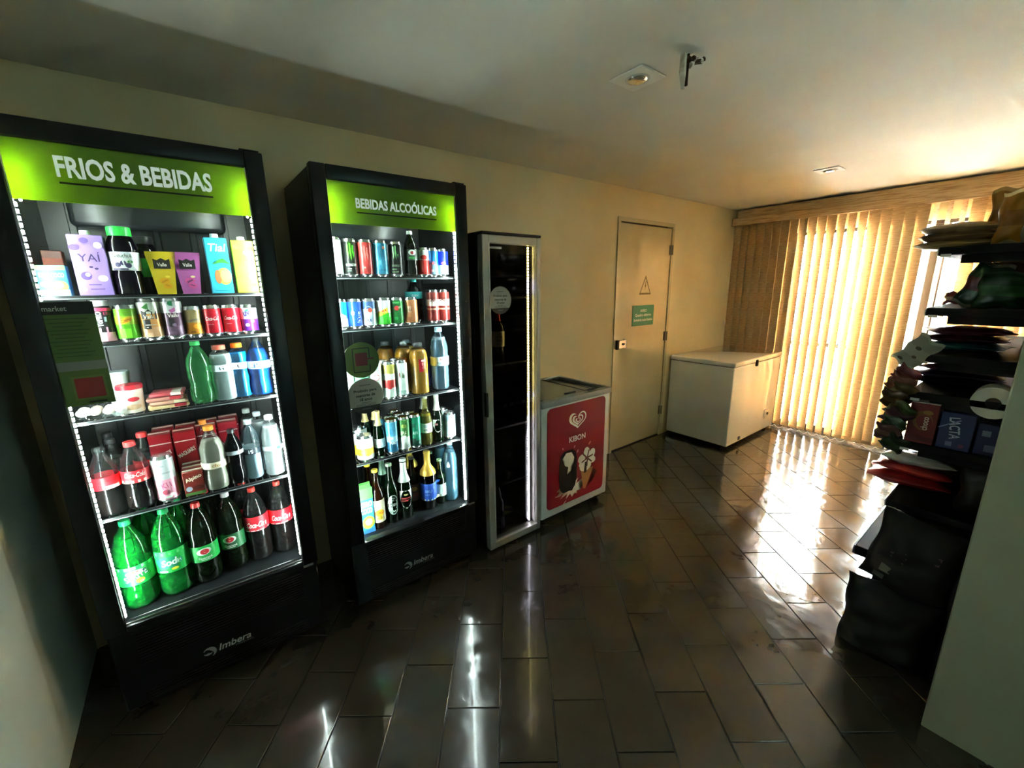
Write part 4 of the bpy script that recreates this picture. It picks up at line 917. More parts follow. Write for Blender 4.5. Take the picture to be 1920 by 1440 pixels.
can(.546, 1.965, Z, .0285, .132, [(.35, '#d6eef0'), (1, '#19a0c8')], 'teal and white slim can at the left end', [G(.05, [(-.02,-.02),(.02,-.02),(.02,.01),(-.02,.03)], '#bfe6ea'), R(.022, .03, .016, '#eef6f6')], group=g)
can(.606, 1.965, Z, .0315, .132, [(1, '#1f55c4')], 'royal blue slim can with vertical white lettering', [T('blue', .052, .018, '#e4edf8', w=.05, u=.014, rot=math.pi/2), E(.070, .016, .020, '#bcd6f4', u=-.012), R(.070, .003, .06, '#8fb4ec', u=-.012)], group=g)
can(.671, 1.965, Z, .032, .132, [(.30, '#dfeaee'), (.72, '#b7d3da'), (1, '#3a5f8e')], 'silver-blue beer can with red star', [E(.078, .036, .040, '#d5e5de'), E(.080, .020, .020, '#c4412f', u=.006), T('0.0', .036, .020, '#22427a', w=.036, bold=.03), R(.110, .03, .014, '#27508c')], group=g, name='beer_can')
can(.743, 1.965, Z, .034, .134, [(.5, '#39c22c'), (1, '#d5e2df')], 'green and silver citrus can with diagonal yellow flash', [G(.066, [(-.034,-.022),(.034,.006),(.034,.030),(-.034,.004)], '#e8cf2c'), G(.066, [(-.024,-.004),(.026,.014),(.026,.022),(-.024,.006)], '#d9622a'), R(.03, .05, .03, '#2fb526')], group=g)
can(.807, 1.965, Z, .0315, .133, [(1, '#1c7c36')], 'dark green guaraná can with red fruit', [E(.085, .036, .044, '#0f4a25'), E(.084, .024, .024, '#c4322f', u=-.004), E(.088, .014, .01, '#e6d6a8', u=.010, rot=.8), R(.036, .034, .014, '#2fa052'), R(.110, .044, .008, '#59c06c')], group=g)
can(.880, 1.965, Z, .033, .133, [(1, '#cf8757')], 'copper peach-coloured can before the dark bottle', [R(.076, .030, .030, '#dfc2a4'), T('Gin', .076, .014, '#7a4a34', w=.022, rot=.6), R(.030, .040, .018, '#b96f42')], group=g)
bottle(.936, 2.040, Z, .043, .220, 'pet600', clear_mat('smoky_plastic_b', '#3a3a42', .3, '#141418', .06), 'dark plastic bottle with teal cap and teal label', fill=M('#0d0c10', .15), ff=.70, cap='#1fb4b8', lab=(.56, .72, '#35b9c0'), marks=[T('sed', .142, .016, '#dff2f2', w=.04)], group=g)
for x, la in ((1.004, 'tall dark-red can with white band, left of the pair'), (1.066, 'tall dark-red can with white band, right of the pair')):
    can(x, 1.965, Z, .030, .166, [(.40, '#7f2a28'), (.46, '#d9b8a0'), (.54, '#7f2a28'), (.78, '#e4e0da'), (1, '#8a3a34')], la, [T('LABEL', .120, .022, '#5d2522', w=.044, bold=.03)], group=g)
can(1.035, 2.040, Z, .030, .166, [(.40, '#7f2a28'), (.46, '#d9b8a0'), (.54, '#7f2a28'), (.78, '#e4e0da'), (1, '#8a3a34')], 'tall dark-red can with white band in the second row', group=g)
Z = F2S[2]; g = 'drinks on the third shelf under the ALCOÓLICAS header'
for x, y, bands, la, mk in ((.541, 1.965, [(.5, '#e8f2ec'), (1, '#bfe2d0')], 'white and mint can hidden behind the round stickers, left', [E(.10, .03, .04, '#8fd0b0')]),
                            (.608, 1.965, [(.4, '#dfeee6'), (1, '#7ecba4')], 'white and green can hidden behind the round stickers, middle', [E(.11, .034, .05, '#43a878')]),
                            (.674, 1.965, [(.5, '#e6efe9'), (1, '#d4e2da')], 'pale can hidden behind the round stickers, right', [E(.12, .03, .03, '#c4506a'), E(.07, .03, .04, '#66bfa6')]),
                            (.741, 1.965, [(.30, '#dcefe8'), (.55, '#c23a34'), (.74, '#e3eee8'), (1, '#b9b45a')], 'white beer can with red shield and gold top', [E(.070, .04, .036, '#a82a2a'), R(.125, .04, .012, '#cfe0c8')]),
                            (.805, 1.965, [(.5, '#cfe6de'), (1, '#dbe9e6')], 'pale green beer can with red figure', [E(.115, .022, .034, '#8a3a30', u=.0), E(.108, .012, .02, '#3f6a4a', u=.01), R(.06, .04, .03, '#b4d9cb'), R(.03, .042, .012, '#9cc4b8')])):
    can(x, y, Z, .0315, .186, bands, la, mk, group=g, name='beer_can')
for x, y, la in ((.741, 2.036, 'beer can with gold top in the second row'), (.806, 2.036, 'pale beer can in the second row')):
    can(x, y, Z, .0315, .186, [(.5, '#d7e4de'), (1, '#b9b45a')], la, group=g, name='beer_can')
OJ = M('#e39a12', .3); OJ2 = M('#d08a10', .3)
for x, y, la, lc, fm in ((.908, 1.975, 'orange juice bottle with red label in front', '#d81f3a', M('#eba62e', .3)), (.868, 2.070, 'orange juice bottle with orange label behind the beer cans', '#e8671c', OJ), (.800, 2.140, 'orange juice bottle at the back left of the row', None, OJ2), (.930, 2.160, 'orange juice bottle at the back right of the row', None, OJ2)):
    bottle(x, y, Z, .047, .262, 'juice', PET, la, fill=fm, ff=.86, cap_mat=clear_mat('clear_cap', '#e8eef0', .25, '#dfe8ea', .1), group=g, name='juice_bottle',
           marks=[R(.150, .046, .066, lc, u=.012)] + ([T('suco', .150, .016, '#f3c9c4', w=.03, u=.012, rot=math.pi/2), R(.175, .024, .008, '#f3dcd4', u=.014)] if lc == '#d81f3a' else []) if lc else ())
bottle(1.035, 1.985, Z, .049, .332, 'water', PET_BLUE, 'large clear water bottle with pale blue cap', fill=clear_mat('water_fill_b', '#cfe6f4', .4, '#cfeaf8', .1, 1.0, .3), ff=.85, cap='#9fcbe8', lab=(.40, .54, '#c6ddE0'.lower()), marks=[E(.168, .018, .014, '#c46a5a'), T('água', .148, .014, '#4d7a86', w=.05), R(.138, .06, .003, '#7ea6ae')], group=g, name='water_bottle')
can(.975, 2.060, Z, .031, .180, [(1, '#4a2a86')], 'purple can between the juice and the water bottle', [R(.10, .03, .02, '#d65a9a')], group=g)
Z = F2S[3]; g = 'drinks on the fourth shelf under the ALCOÓLICAS header'
can(.592, 1.965, Z, .040, .128, [(.20, '#dfe6e4'), (.55, '#f0c22a'), (1, '#e2e9e8')], 'stout white can with yellow and orange artwork', [E(.052, .05, .034, '#f2d23a'), T('MANGO', .054, .014, '#d9702a', w=.045, bold=.03), R(.080, .028, .005, '#5b4a7a', u=-.012, rot=-.5), E(.035, .03, .014, '#e8862a', u=.010)], group=g)
can(.545, 2.050, Z, .036, .135, [(.5, '#e6c23a'), (1, '#dfe6e4')], 'white and yellow can behind at the left end', group=g)
can(.600, 2.065, Z, .038, .145, [(.5, '#e6c23a'), (1, '#dfe6e4')], 'white and yellow can in the second row', group=g)
bottle(.669, 1.975, Z, .028, .232, 'beer', PET_DARKGREEN, 'dark green beer bottle with gold foil neck', fill=M('#0b1a0b', .2), ff=.62, cap='#d8c583', lab=(.20, .40, '#b9d3dc'), marks=[E(.070, .03, .028, '#dfeaee'), R(.062, .04, .004, '#6a8a96')], foil=('#d9c48a', .68, .97), group=g, name='beer_bottle')
for x, y, la in ((.640, 2.080, 'green bottle with gold foil neck in the second row, left'), (.690, 2.085, 'green bottle with gold foil neck in the second row, right')):
    bottle(x, y, Z, .028, .232, 'beer', PET_DARKGREEN, la, cap='#d8c583', foil=('#d9c48a', .68, .97), group=g, name='beer_bottle')
for x, bands, la, mk in ((.731, [(.35, '#1f5c7c'), (.55, '#8fc4d4'), (1, '#4fa0c0')], 'steel-blue beer can between the gold-neck bottle and the IPA can', [R(.120, .034, .03, '#2f86ac'), R(.085, .034, .012, '#c6e2ea'), T('PURO', .060, .012, '#e4f0f4', w=.03)]),
                         (.796, [(.42, '#cfdfd6'), (1, '#3a7a3c')], 'green and white IPA beer can with gold lid', [T('IPA', .098, .022, '#d5e3bd', w=.034, bold=.03), E(.135, .03, .02, '#8aa84a'), E(.075, .03, .02, '#e4ece4')]),
                         (.857, [(.2, '#0f3f33'), (1, '#1c8a6a')], 'dark teal beer can right of the IPA can', [R(.125, .034, .02, '#0f5a46'), T('APA', .085, .018, '#cfe8dc', w=.032, bold=.02), R(.045, .04, .02, '#123a30')])):
    can(x, 1.965, Z, .0305, .180, bands, la, mk, group=g, name='beer_can', lid='#c9a94a' if 'IPA' in la else '#cfd2d4')
for x, y, la, c in ((.735, 2.035, 'steel-blue beer can in the second row', '#4fa0c0'), (.800, 2.035, 'green beer can with gold lid in the second row', '#3a7a3c'), (.806, 2.105, 'green beer can with gold lid in the third row', '#3a7a3c'), (.862, 2.035, 'dark teal beer can in the second row', '#1c8a6a')):
    can(x, y, Z, .0305, .180, [(1, c)], la, group=g, name='beer_can', lid='#c9a94a' if 'gold' in la else '#cfd2d4')
bottle(.925, 1.970, Z, .0315, .262, 'beer', PET_PALE, 'pale olive beer bottle with white label', fill=clear_mat('pale_beer', '#cfc060', .6, '#b09a2c', .1), ff=.66, cap='#c9c9b4', lab=(.26, .46, '#e3ead8'), marks=[R(.105, .04, .016, '#a9c0cc'), R(.085, .04, .006, '#7b8f9c')], group=g, name='beer_bottle')
bottle(.992, 1.970, Z, .0315, .260, 'beer', PET_DARKGREEN, 'green beer bottle with white shield label and white foil', fill=M('#10200f', .2), ff=.62, cap='#eef2f2', lab=None, marks=[G(.098, [(-.026,.030),(-.026,-.006),(-.012,-.034),(.0,-.042),(.012,-.034),(.026,-.006),(.026,.030)], '#e9efee'), R(.102, .036, .010, '#c98a92')], foil=('#e6eeee', .68, .97), group=g, name='beer_bottle')
bottle(.955, 2.055, Z, .031, .262, 'beer', PET_DARKGREEN, 'green beer bottle with white foil in the second row', cap='#eef2f2', foil=('#dfe9ea', .66, .97), group=g, name='beer_bottle')
can(1.068, 1.970, Z, .033, .150, [(.30, '#dfeaee'), (.72, '#b7d3da'), (1, '#8fb2c6')], 'silver-blue beer can with red star at the right end', [E(.090, .040, .044, '#cfe2d8'), E(.094, .020, .020, '#c4412f', u=.006), T('0.0', .040, .022, '#e8f0f4', w=.038, bold=.03), R(.035, .05, .03, '#9cc0d0')], group=g, name='beer_can')
can(1.062, 2.045, Z, .033, .160, [(.4, '#a8d0b8'), (1, '#cfe2e4')], 'silver and green can behind the star can', group=g, name='beer_can')
Z = F2F; g = 'bottles on the floor under the ALCOÓLICAS header'
carton(.559, 1.965, Z, .072, .064, .262, '#2a86c8', 'tall green and blue coconut-water carton', [R(.215, .072, .06, '#4fc04a'), T('KERO', .160, .030, '#eef5f8', w=.060, bold=.04), T('COCO', .124, .030, '#eef5f8', w=.056, bold=.04), E(.060, .062, .070, '#8ed02f', u=.004), E(.062, .034, .036, '#f0f6d8', u=.006), R(.012, .07, .02, '#2f6fb0')], top='#4fc04a', gable=True, group=g)
bottle(.626, 1.965, Z, .0345, .318, 'beer', GLASS_BROWN, 'brown beer bottle with yellow cap and colourful label', fill=M('#1c0a04', .2), ff=.66, cap='#e0c23a', lab=(.12, .50, '#e6dfc6'), marks=[E(.090, .050, .040, '#f2c32c'), T('MANGO', .092, .014, '#d05a24', w=.046, bold=.03), R(.128, .030, .006, '#3a3050', u=-.008, rot=-.5), E(.062, .034, .018, '#b9a83a'), R(.150, .06, .01, '#e8c27a')], group=g, name='beer_bottle')
bottle(.620, 2.060, Z, .034, .318, 'beer', GLASS_BROWN, 'brown beer bottle with yellow cap in the second row', fill=M('#1c0a04', .2), ff=.66, cap='#e0c23a', group=g, name='beer_bottle')
bottle(.703, 1.975, Z, .0355, .326, 'beer', PET_DARKGREEN, 'green beer bottle with round silver-green label', fill=M('#0a1f0e', .2), ff=.64, cap='#9fb8a0', lab=None, marks=[E(.105, .062, .110, '#a9b8b2'), E(.105, .054, .098, '#25463a'), E(.105, .044, .082, '#a9b8b2'), R(.105, .060, .020, '#24352e'), T('BEER', .105, .012, '#d4ddd6', w=.045), R(.070, .04, .01, '#8fa39a'), E(.132, .012, .012, '#7d8f88')], group=g, name='beer_bottle')
bottle(.700, 2.070, Z, .0355, .335, 'beer', clear_mat('mint_glass', '#6f9c88', .3, '#3f6a58', .05), 'pale green beer bottle in the second row', cap='#9fb8a0', foil=('#8fb8a4', .70, .96), group=g, name='beer_bottle')
bottle(.780, 1.975, Z, .038, .332, 'beer', PET_DARKGREEN, 'green beer bottle with white foil neck and white shield label', fill=M('#0d1f0c', .2), ff=.60, cap='#e9eeec', lab=None, marks=[G(.118, [(-.034,.044),(-.034,-.010),(-.018,-.046),(.0,-.058),(.018,-.046),(.034,-.010),(.034,.044)], '#eef1ee'), R(.120, .058, .005, '#b03a3a'), R(.104, .058, .005, '#b03a3a'), T('STELLA', .112, .008, '#a03030', w=.05), E(.140, .022, .010, '#b9a46a')], foil=('#d9e6e4', .62, .95), group=g, name='beer_bottle')
bottle(.850, 2.030, Z, .036, .305, 'beer', GLASS_BROWN, 'brown beer bottle with red and gold label in the shade', fill=M('#160803', .2), ff=.66, cap='#5a5650', lab=(.18, .50, '#4a1a10'), marks=[E(.125, .034, .026, '#a8722a'), R(.090, .05, .016, '#7a2418')], group=g, name='beer_bottle')
bottle(.924, 1.985, Z, .0435, .334, 'wine', clear_mat('wine_glass', '#1a1208', .3, '#0a0804', .05), 'sparkling wine bottle with gold foil neck and blue label', fill=M('#0a0604', .15), ff=.62, cap='#d9b85a', lab=(.16, .46, '#1f4fae'), marks=[R(.058, .14, .008, '#e2d8b4'), R(.148, .14, .006, '#2b62c8'), T('BRUT', .110, .016, '#8fb0ea', w=.05), R(.090, .05, .004, '#6f96dc')], foil=('#d8b04a', .60, .985), group=g, name='sparkling_wine_bottle')
bottle(.880, 2.120, Z, .042, .350, 'wine', clear_mat('wine_glass_b', '#1a1208', .3, '#0a0804', .05), 'sparkling wine bottle with gold foil in the second row', cap='#cdb04a', foil=('#c9b04c', .60, .985), group=g, name='sparkling_wine_bottle')
bottle(.999, 1.990, Z, .032, .262, 'beer', PET_DARKGREEN, 'small green bottle with pale label between wine and water', fill=M('#123015', .2), ff=.66, cap='#7fae8a', lab=(.18, .46, '#9fb8ae'), marks=[E(.085, .03, .04, '#c4d4cc')], group=g, name='beer_bottle')
bottle(.985, 2.075, Z, .032, .285, 'beer', PET_DARKGREEN, 'small green bottle in the second row', cap='#7fae8a', lab=(.18, .46, '#c9d86a'), group=g, name='beer_bottle')
bottle(1.066, 1.985, Z, .043, .360, 'water', PET_BLUE, 'large blue-clear water bottle at the right end of the floor', fill=clear_mat('water_fill_c', '#b8dced', .55, '#a4dcf2', .1, 1.0, .3), ff=.82, cap='#7fb4d0', lab=None, marks=[G(.230, [(-.010,-.014),(.0,-.020),(.010,-.014),(.008,.0),(.0,.018),(-.008,.0)], '#dff0f6', u=-.012)], group=g, name='water_bottle')
bottle(1.060, 2.090, Z, .042, .350, 'water', PET_BLUE, 'large blue-clear water bottle in the second row', fill=clear_mat('water_fill_d', '#b8dced', .55, '#a4dcf2', .1, 1.0, .3), ff=.82, cap='#7fb4d0', group=g, name='water_bottle')

# ---- wine bottles
WG = clear_mat('black_wine_glass', '#1a0a08', .4, '#0c0504', .05)
bottle(1.432, 1.995, 1.1355, .037, .322, 'wine', WG, 'red wine bottle with red foil and cream label', fill=M('#140305', .15), ff=.62, cap='#b01c30', lab=(.28, .56, '#d9ccb4'), marks=[T('Gran', .150, .012, '#2e2620', w=.034), T('vinho', .128, .010, '#2e2620', w=.030), E(.165, .012, .008, '#7a6a50'), R(.108, .04, .003, '#8a7a60')], foil=('#b01c30', .74, .985), name='wine_bottle', group='wine bottles')
bottle(1.322, 2.000, .3805, .037, .318, 'wine', WG, 'wine bottle with lilac-white label half hidden by the door frame', fill=M('#140610', .15), ff=.62, cap='#6a5a86', lab=(.16, .55, '#c9c2d8'), marks=[T('vinho', .110, .03, '#3a3448', w=.034, rot=math.pi/2, bold=.03)], foil=('#6f6490', .74, .985), name='wine_bottle', group='wine bottles')
bottle(1.398, 1.975, .0405, .033, .300, 'wine', WG, 'wine bottle with yellow band at the bottom of the cooler', fill=M('#12060a', .15), ff=.60, cap='#3a2f2a', lab=(.05, .32, '#8f8494'), marks=[R(.125, .20, .034, '#e0cf3a'), E(.055, .030, .028, '#5a3a34'), R(.08, .04, .006, '#6a4a44')], name='wine_bottle', group='wine bottles')

# ================================================================== gondola shelving on the right
su = thing('shelving_unit', 'black metal gondola shelving crowded with snacks at the right wall', 'shelf', (2.25, -.13, 0))
SHB = M('#0b0908', .65, .0, .25, name='black_shelf_metal')
SX1, SY1 = 1.05, .44
BZ = [1.690, 1.468, 1.290, 1.140, .930, .660]
B('back_board', [SHB], su, (0, SX1, -.012, .0, .04, 1.92))
for x in (.0, SX1-.03):
    B('upright', [SHB], su, (x, x+.03, .0, .03, .0, 1.95), bev=.002)
for q, z in enumerate(BZ):
    b = B('board', [SHB], su, (0, SX1, .0, SY1, z-.030, z), bev=.003)
    B('price_rail', [M('#b9b6ae', .4) if q in (0,) else M('#6d6a66', .4)], b, (.002, SX1, SY1, SY1+.004, z-.031, z-.006))
    B('rail_end', [M('#e8e4da', .4)], b, (-.003, .001, SY1-.035, SY1-.008, z-.036, z-.026))
    B('bracket', [SHB], b, (.03, .036, .02, SY1-.06, z-.06, z-.03))
bb = B('base_board', [SHB], su, (.03, SX1, .0, SY1+.075, .34, .385), bev=.003)
B('base_kick', [SHB], su, (.05, SX1, .0, SY1, .0, .34))
B('price_rail', [M('#17161a', .4)], bb, (.03, SX1, SY1+.075, SY1+.081, .345, .385))
for k in range(11):
    B('price_tag', [M('#dfe4ea' if k % 3 else '#9aa0b4', .4)], bb, (.10+k*.085, .155+k*.085, SY1+.081, SY1+.083, .35, .383))

def bag(name, label, loc, w, h, d, cols, seed, rot=(0, 0, 0), group='snack bags', marks=(), cat='bag', crimp=.05, rough=.3, metal=.15):
    """sealed pillow bag standing on z=0, front towards -Y; cols = (main, band, end)"""
    t = thing(name, label, cat, loc, 0, group); t.rotation_euler = rot
    r = random.Random(seed); nx, nz = 10, 14
    ph = [r.uniform(0, 6.28) for _ in range(6)]
    bm = bmesh.new(); sides = []
    for s in (-1, 1):
        grid = []
        for j in range(nz+1):
            v = j/nz*2-1; row = []
            for i in range(nx+1):
                u = i/nx*2-1
                e = max(0, 1-abs(u)**2.6)*max(0, 1-(abs(v)/(1-crimp))**4) if abs(v) < 1-crimp else 0
                wr = (.10*math.sin(7*u+ph[0]+3*v)+.08*math.sin(11*v+ph[1]-4*u)+.07*math.sin(5*u*v*3+ph[2]))*e
                th = s*(d/2*(e**.6+wr)+.0007)
                pin = 1-.10*e*(1-abs(u))*0 - .07*(1-abs(v))*abs(u)
                zz = h/2+v*h/2+.006*math.sin(4*u+ph[3])*(abs(v) > .8)
                row.append(bm.verts.new((u*w/2*pin+.004*math.sin(6*v+ph[4]), th, zz)))
            grid.append(row)
        sides.append(grid)
        for j in range(nz):
            mi = 0
            f = (j+.5)/nz
            if f < .07 or f > .93: mi = 2
            elif .38 < f < .62: mi = 1
            for i in range(nx):
                fc = bm.faces.new((grid[j][i], grid[j][i+1], grid[j+1][i+1], grid[j+1][i])); fc.material_index = mi
    a, b = sides
    for j in range(nz):
        for i in (0, nx): bm.faces.new((a[j][i], a[j+1][i], b[j+1][i], b[j][i]))
    for i in range(nx):
        for j in (0, nz): bm.faces.new((a[j][i], a[j][i+1], b[j][i+1], b[j][i]))
    finish('wrapper', bm, [M(c, rough, metal) for c in cols], t, 50)
    if marks:
        before = set(t.children); art(t, list(marks), front=0.0)
        for ch in t.children:
            if ch in before: continue
            for vv in ch.data.vertices:      # lay the print on the bulge
                u, v = max(-1, min(1, vv.co.x/(w/2))), max(-1, min(1, vv.co.z/h*2-1))
                e = max(0, 1-abs(u)**2.6)*max(0, 1-(abs(v)/(1-crimp))**4) if abs(v) < 1-crimp else 0
                wr = (.10*math.sin(7*u+ph[0]+3*v)+.08*math.sin(11*v+ph[1]-4*u)+.07*math.sin(5*u*v*3+ph[2]))*e
                vv.co.y = -(d/2*(e**.6+wr)+.0007)-.0018
    return t
PI2 = math.pi/2
FC = -PI2      # turns a front from -Y to -X, towards the camera
X0 = 2.25
# top board: flat flour packs, amber pack, striped packs
for k, (c, la) in enumerate((('#a98a54', 'flat tan bread pack at the bottom of the pile on the top board'), ('#8a6a44', 'flat brown bread pack in the middle of the pile on the top board'), ('#9c8258', 'flat tan bread pack at the top of the pile on the top board'))):
    bag('bread_pack', la, (X0+.20, .300-.006*k, BZ[0]+.020+.031*k), .24, .17, .040, (c, '#b89a66' if k != 1 else '#75583a', c), 40+k, (PI2, 0, PI2+.05*k), 'bread packs on the top board', rough=.45)
bag('amber_pack', 'amber translucent snack pack standing on the top board', (X0+.14, .150, BZ[0]), .085, .185, .055, ('#a8741c', '#8f5c12', '#d9c08a'), 50, (0, 0, FC), 'packs standing on the top board')
bag('striped_pack', 'grey and white striped pack standing on the top board', (X0+.10, .085, BZ[0]), .080, .165, .055, ('#8b8a80', '#55524a', '#a5a298'), 51, (0, 0, FC), 'packs standing on the top board')
bag('striped_pack', 'dark grey striped pack standing at the wall end of the top board', (X0+.12, .010, BZ[0]), .080, .185, .055, ('#6b6a62', '#3c3a34', '#8a887e'), 52, (0, 0, FC), 'packs standing on the top board')
bag('brown_pack', 'dark brown pack behind the striped packs', (X0+.24, .085, BZ[0]), .11, .205, .06, ('#5a3a22', '#3d2415', '#7a5a3c'), 53, (0, 0, FC), 'packs standing on the top board')
bag('amber_pack', 'second amber pack behind the striped ones', (X0+.26, .185, BZ[0]), .085, .215, .05, ('#9c6a1c', '#7f520f', '#b08a4a'), 54, (0, 0, FC), 'packs standing on the top board')
# second board: leaning chip bags
bag('chip_bag', 'green and red chip bag leaning towards the window end', (X0+.10, .215, BZ[1]+.004), .095, .165, .05, ('#24402a', '#5a2624', '#8a877a'), 60, (.0, .32, FC), 'chip bags on the second board')
bag('chip_bag', 'pale striped chip bag behind the leaning one', (X0+.17, .165, BZ[1]), .11, .165, .05, ('#5f6a56', '#8a8878', '#2a3f2a'), 61, (.0, .22, FC), 'chip bags on the second board')
bag('chip_bag', 'dark green chip bag lying in front on the second board', (X0+.06, .135, BZ[1]), .13, .125, .055, ('#1f3a20', '#2f5c2f', '#324a30'), 62, (0, .05, FC), 'chip bags on the second board')
bag('chip_bag', 'brown and red chip bag at the back of the second board', (X0+.15, .110, BZ[1]), .14, .165, .06, ('#6a3a2a', '#8a2f2a', '#a87a4a'), 63, (0, .12, FC), 'chip bags on the second board')
bag('chip_bag', 'maroon chip bag at the wall end of the second board', (X0+.10, .030, BZ[1]), .13, .150, .06, ('#3f1c1c', '#5a2a24', '#7a6a5a'), 64, (0, .1, FC), 'chip bags on the second board')
bag('chip_bag', 'small red snack pack at the window end of the second board', (X0+.40, .285, BZ[1]), .06, .05, .03, ('#8a3a30', '#c9a08a', '#6a2a24'), 65, (0, 0, FC), 'chip bags on the second board')
# third board: flat bags
for k, (c, c2, la, yy) in enumerate((('#2f6a72', '#3f8a90', 'flat teal biscuit pack at the bottom of the third board', .170), ('#4a1c22', '#b08a7a', 'flat maroon and cream snack bag on the third board', .165), ('#6a2a2a', '#d0b49c', 'flat red-brown snack bag on top of the pile on the third board', .150))):
    bag('biscuit_pack', la, (X0+.19, yy+.05, BZ[2]+.017+.030*k), .25, .17, .032, (c, c2, c), 70+k, (PI2, 0, PI2+.12*(k-1)), 'flat packs on the third board')
# fourth board
for k, (c, c2, la, yy) in enumerate((('#241a30', '#3a2a4a', 'flat dark purple bag at the bottom of the fourth board', .165), ('#3a2a48', '#8a7a9a', 'flat purple bag in the middle of the fourth board', .160), ('#4a3040', '#a0745a', 'flat plum bag on top of the fourth board', .150))):
    bag('sweet_bag', la, (X0+.19, yy+.05, BZ[3]+.018+.028*k), .27, .17, .034, (c, c2, c), 80+k, (PI2, 0, PI2-.10*(k-1)), 'flat bags on the fourth board')
# fifth board: chocolate boxes and paper roll
t = thing('chocolate_box', 'red chocolate box with cream swirl at the window end of the fifth board', 'box', (X0+.055, .255, BZ[4]), FC, 'boxes on the fifth board')
B('box', [M('#7a1f22', .4)], t, (-.042, .042, -.045, .10, 0, .165), bev=.002)
B('top_flap', [M('#d9cfc0', .45)], t, (-.041, .041, -.044, .099, .165, .168))
art(t, [E(.095, .060, .080, '#8a5a2c', rot=.2), E(.090, .046, .060, '#7a1f22', u=.006, rot=.2), T('choco', .085, .020, '#e4d2b8', w=.055, u=.008, rot=PI2, bold=.02), R(.020, .08, .02, '#5a1416'), E(.13, .03, .018, '#a87a3a', u=.012)], front=-.045)
t = thing('chocolate_box', 'dark blue box with white lettering in the middle of the fifth board', 'box', (X0+.060, .160, BZ[4]), FC, 'boxes on the fifth board')
B('box', [M('#1c2458', .4)], t, (-.046, .046, -.045, .10, 0, .145), bev=.002)
art(t, [T('LACTA', .085, .030, '#c9cde0', w=.085, u=-.004, rot=-PI2+.12, bold=.02), R(.100, .07, .004, '#8f96c0', u=-.02, rot=.6), R(.022, .018, .018, '#7a7fa4', u=-.012), R(.020, .014, .014, '#6a3a5a', u=.022)], front=-.045)
t = thing('chocolate_box', 'second dark blue box towards the wall on the fifth board', 'box', (X0+.065, .060, BZ[4]), FC, 'boxes on the fifth board')
B('box', [M('#161c44', .4)], t, (-.046, .046, -.045, .10, 0, .120), bev=.002)
art(t, [R(.085, .022, .022, '#8a93a4', u=-.022), R(.030, .030, .026, '#6a6f8c', u=-.006), R(.05, .02, .01, '#4a527c', u=.02)], front=-.045)
bag('cream_pack', 'cream paper pack behind the blue box', (X0+.22, .175, BZ[4]), .085, .185, .06, ('#a89a78', '#b8aa88', '#8a7c5c'), 91, (0, 0, FC), 'packs behind the boxes', rough=.6, metal=0)
t = thing('paper_roll', 'white paper roll lying on the dark blue boxes', 'paper roll', (X0+.050, .085, BZ[4]+.205), FC)
bm = bmesh.new(); n = 32
def ringv(rad, yy): return [bm.verts.new((rad*math.cos(2*math.pi*k/n), yy, rad*math.sin(2*math.pi*k/n))) for k in range(n)]
o0, o1, i0, i1 = ringv(.058, -.05), ringv(.058, .05), ringv(.020, -.05), ringv(.020, .05)
for k in range(n):
    m2 = (k+1) % n
    bm.faces.new((o0[k], o0[m2], o1[m2], o1[k])); bm.faces.new((i0[k], i1[k], i1[m2], i0[m2])); bm.faces.new((o0[k], i0[k], i0[m2], o0[m2])); bm.faces.new((o1[k], o1[m2], i1[m2], i1[k]))
finish('paper', bm, M('#e2decf', .85), t, 40)
bm = bmesh.new(); box(bm, .052, .056, -.048, .048, -.09, .0); finish('loose_sheet', bm, M('#d5d0c2', .85), t)
bm = bmesh.new(); tube(bm, (0, -.046, 0), (0, .046, 0), .0195, 20); finish('core', bm, M('#4a3a28', .9), t, 40)
bag('snack_bag', 'blue snack bag under the paper roll', (X0+.20, .075, BZ[4]), .10, .150, .06, ('#1a2450', '#2a3a70', '#4a5070'), 93, (0, 0, FC), 'packs behind the boxes')
# sixth board: white and red rice-type bags
bag('food_bag', 'white and navy food bag lying on the sixth board', (X0+.19, .265, BZ[5]+.130), .24, .15, .055, ('#c9c6c0', '#23264a', '#dedbd4'), 100, (PI2, 0, PI2+.1), 'bags on the sixth board')
bag('food_bag', 'red and cream food bag in the middle of the sixth board', (X0+.19, .280, BZ[5]+.080), .26, .19, .055, ('#9c1f1f', '#c9a888', '#b8322a'), 101, (PI2, 0, PI2-.05), 'bags on the sixth board')
bag('food_bag', 'red food bag at the bottom of the sixth board', (X0+.18, .285, BZ[5]+.030), .28, .21, .060, ('#a31d1c', '#b8957a', '#8a1a1a'), 102, (PI2, 0, PI2+.08), 'bags on the sixth board')
bag('food_bag', 'small cream box-like bag at the window end of the sixth board', (X0+.42, .280, BZ[5]), .08, .14, .05, ('#b8b09c', '#cfc8b8', '#a89c84'), 103, (0, 0, FC), 'bags on the sixth board')
bag('food_bag', 'dark brown bag standing at the wall end of the sixth board', (X0+.10, .040, BZ[5]), .17, .205, .07, ('#1c1410', '#2a1c14', '#140e0b'), 104, (0, 0, FC), 'bags on the sixth board', rough=.5, metal=0)
bag('food_bag', 'dark red bag standing behind the flat bags of the sixth board', (X0+.40, .120, BZ[5]), .20, .200, .08, ('#2a1412', '#3a1c18', '#140e0b'), 105, (0, 0, FC), 'bags on the sixth board', rough=.5, metal=0)
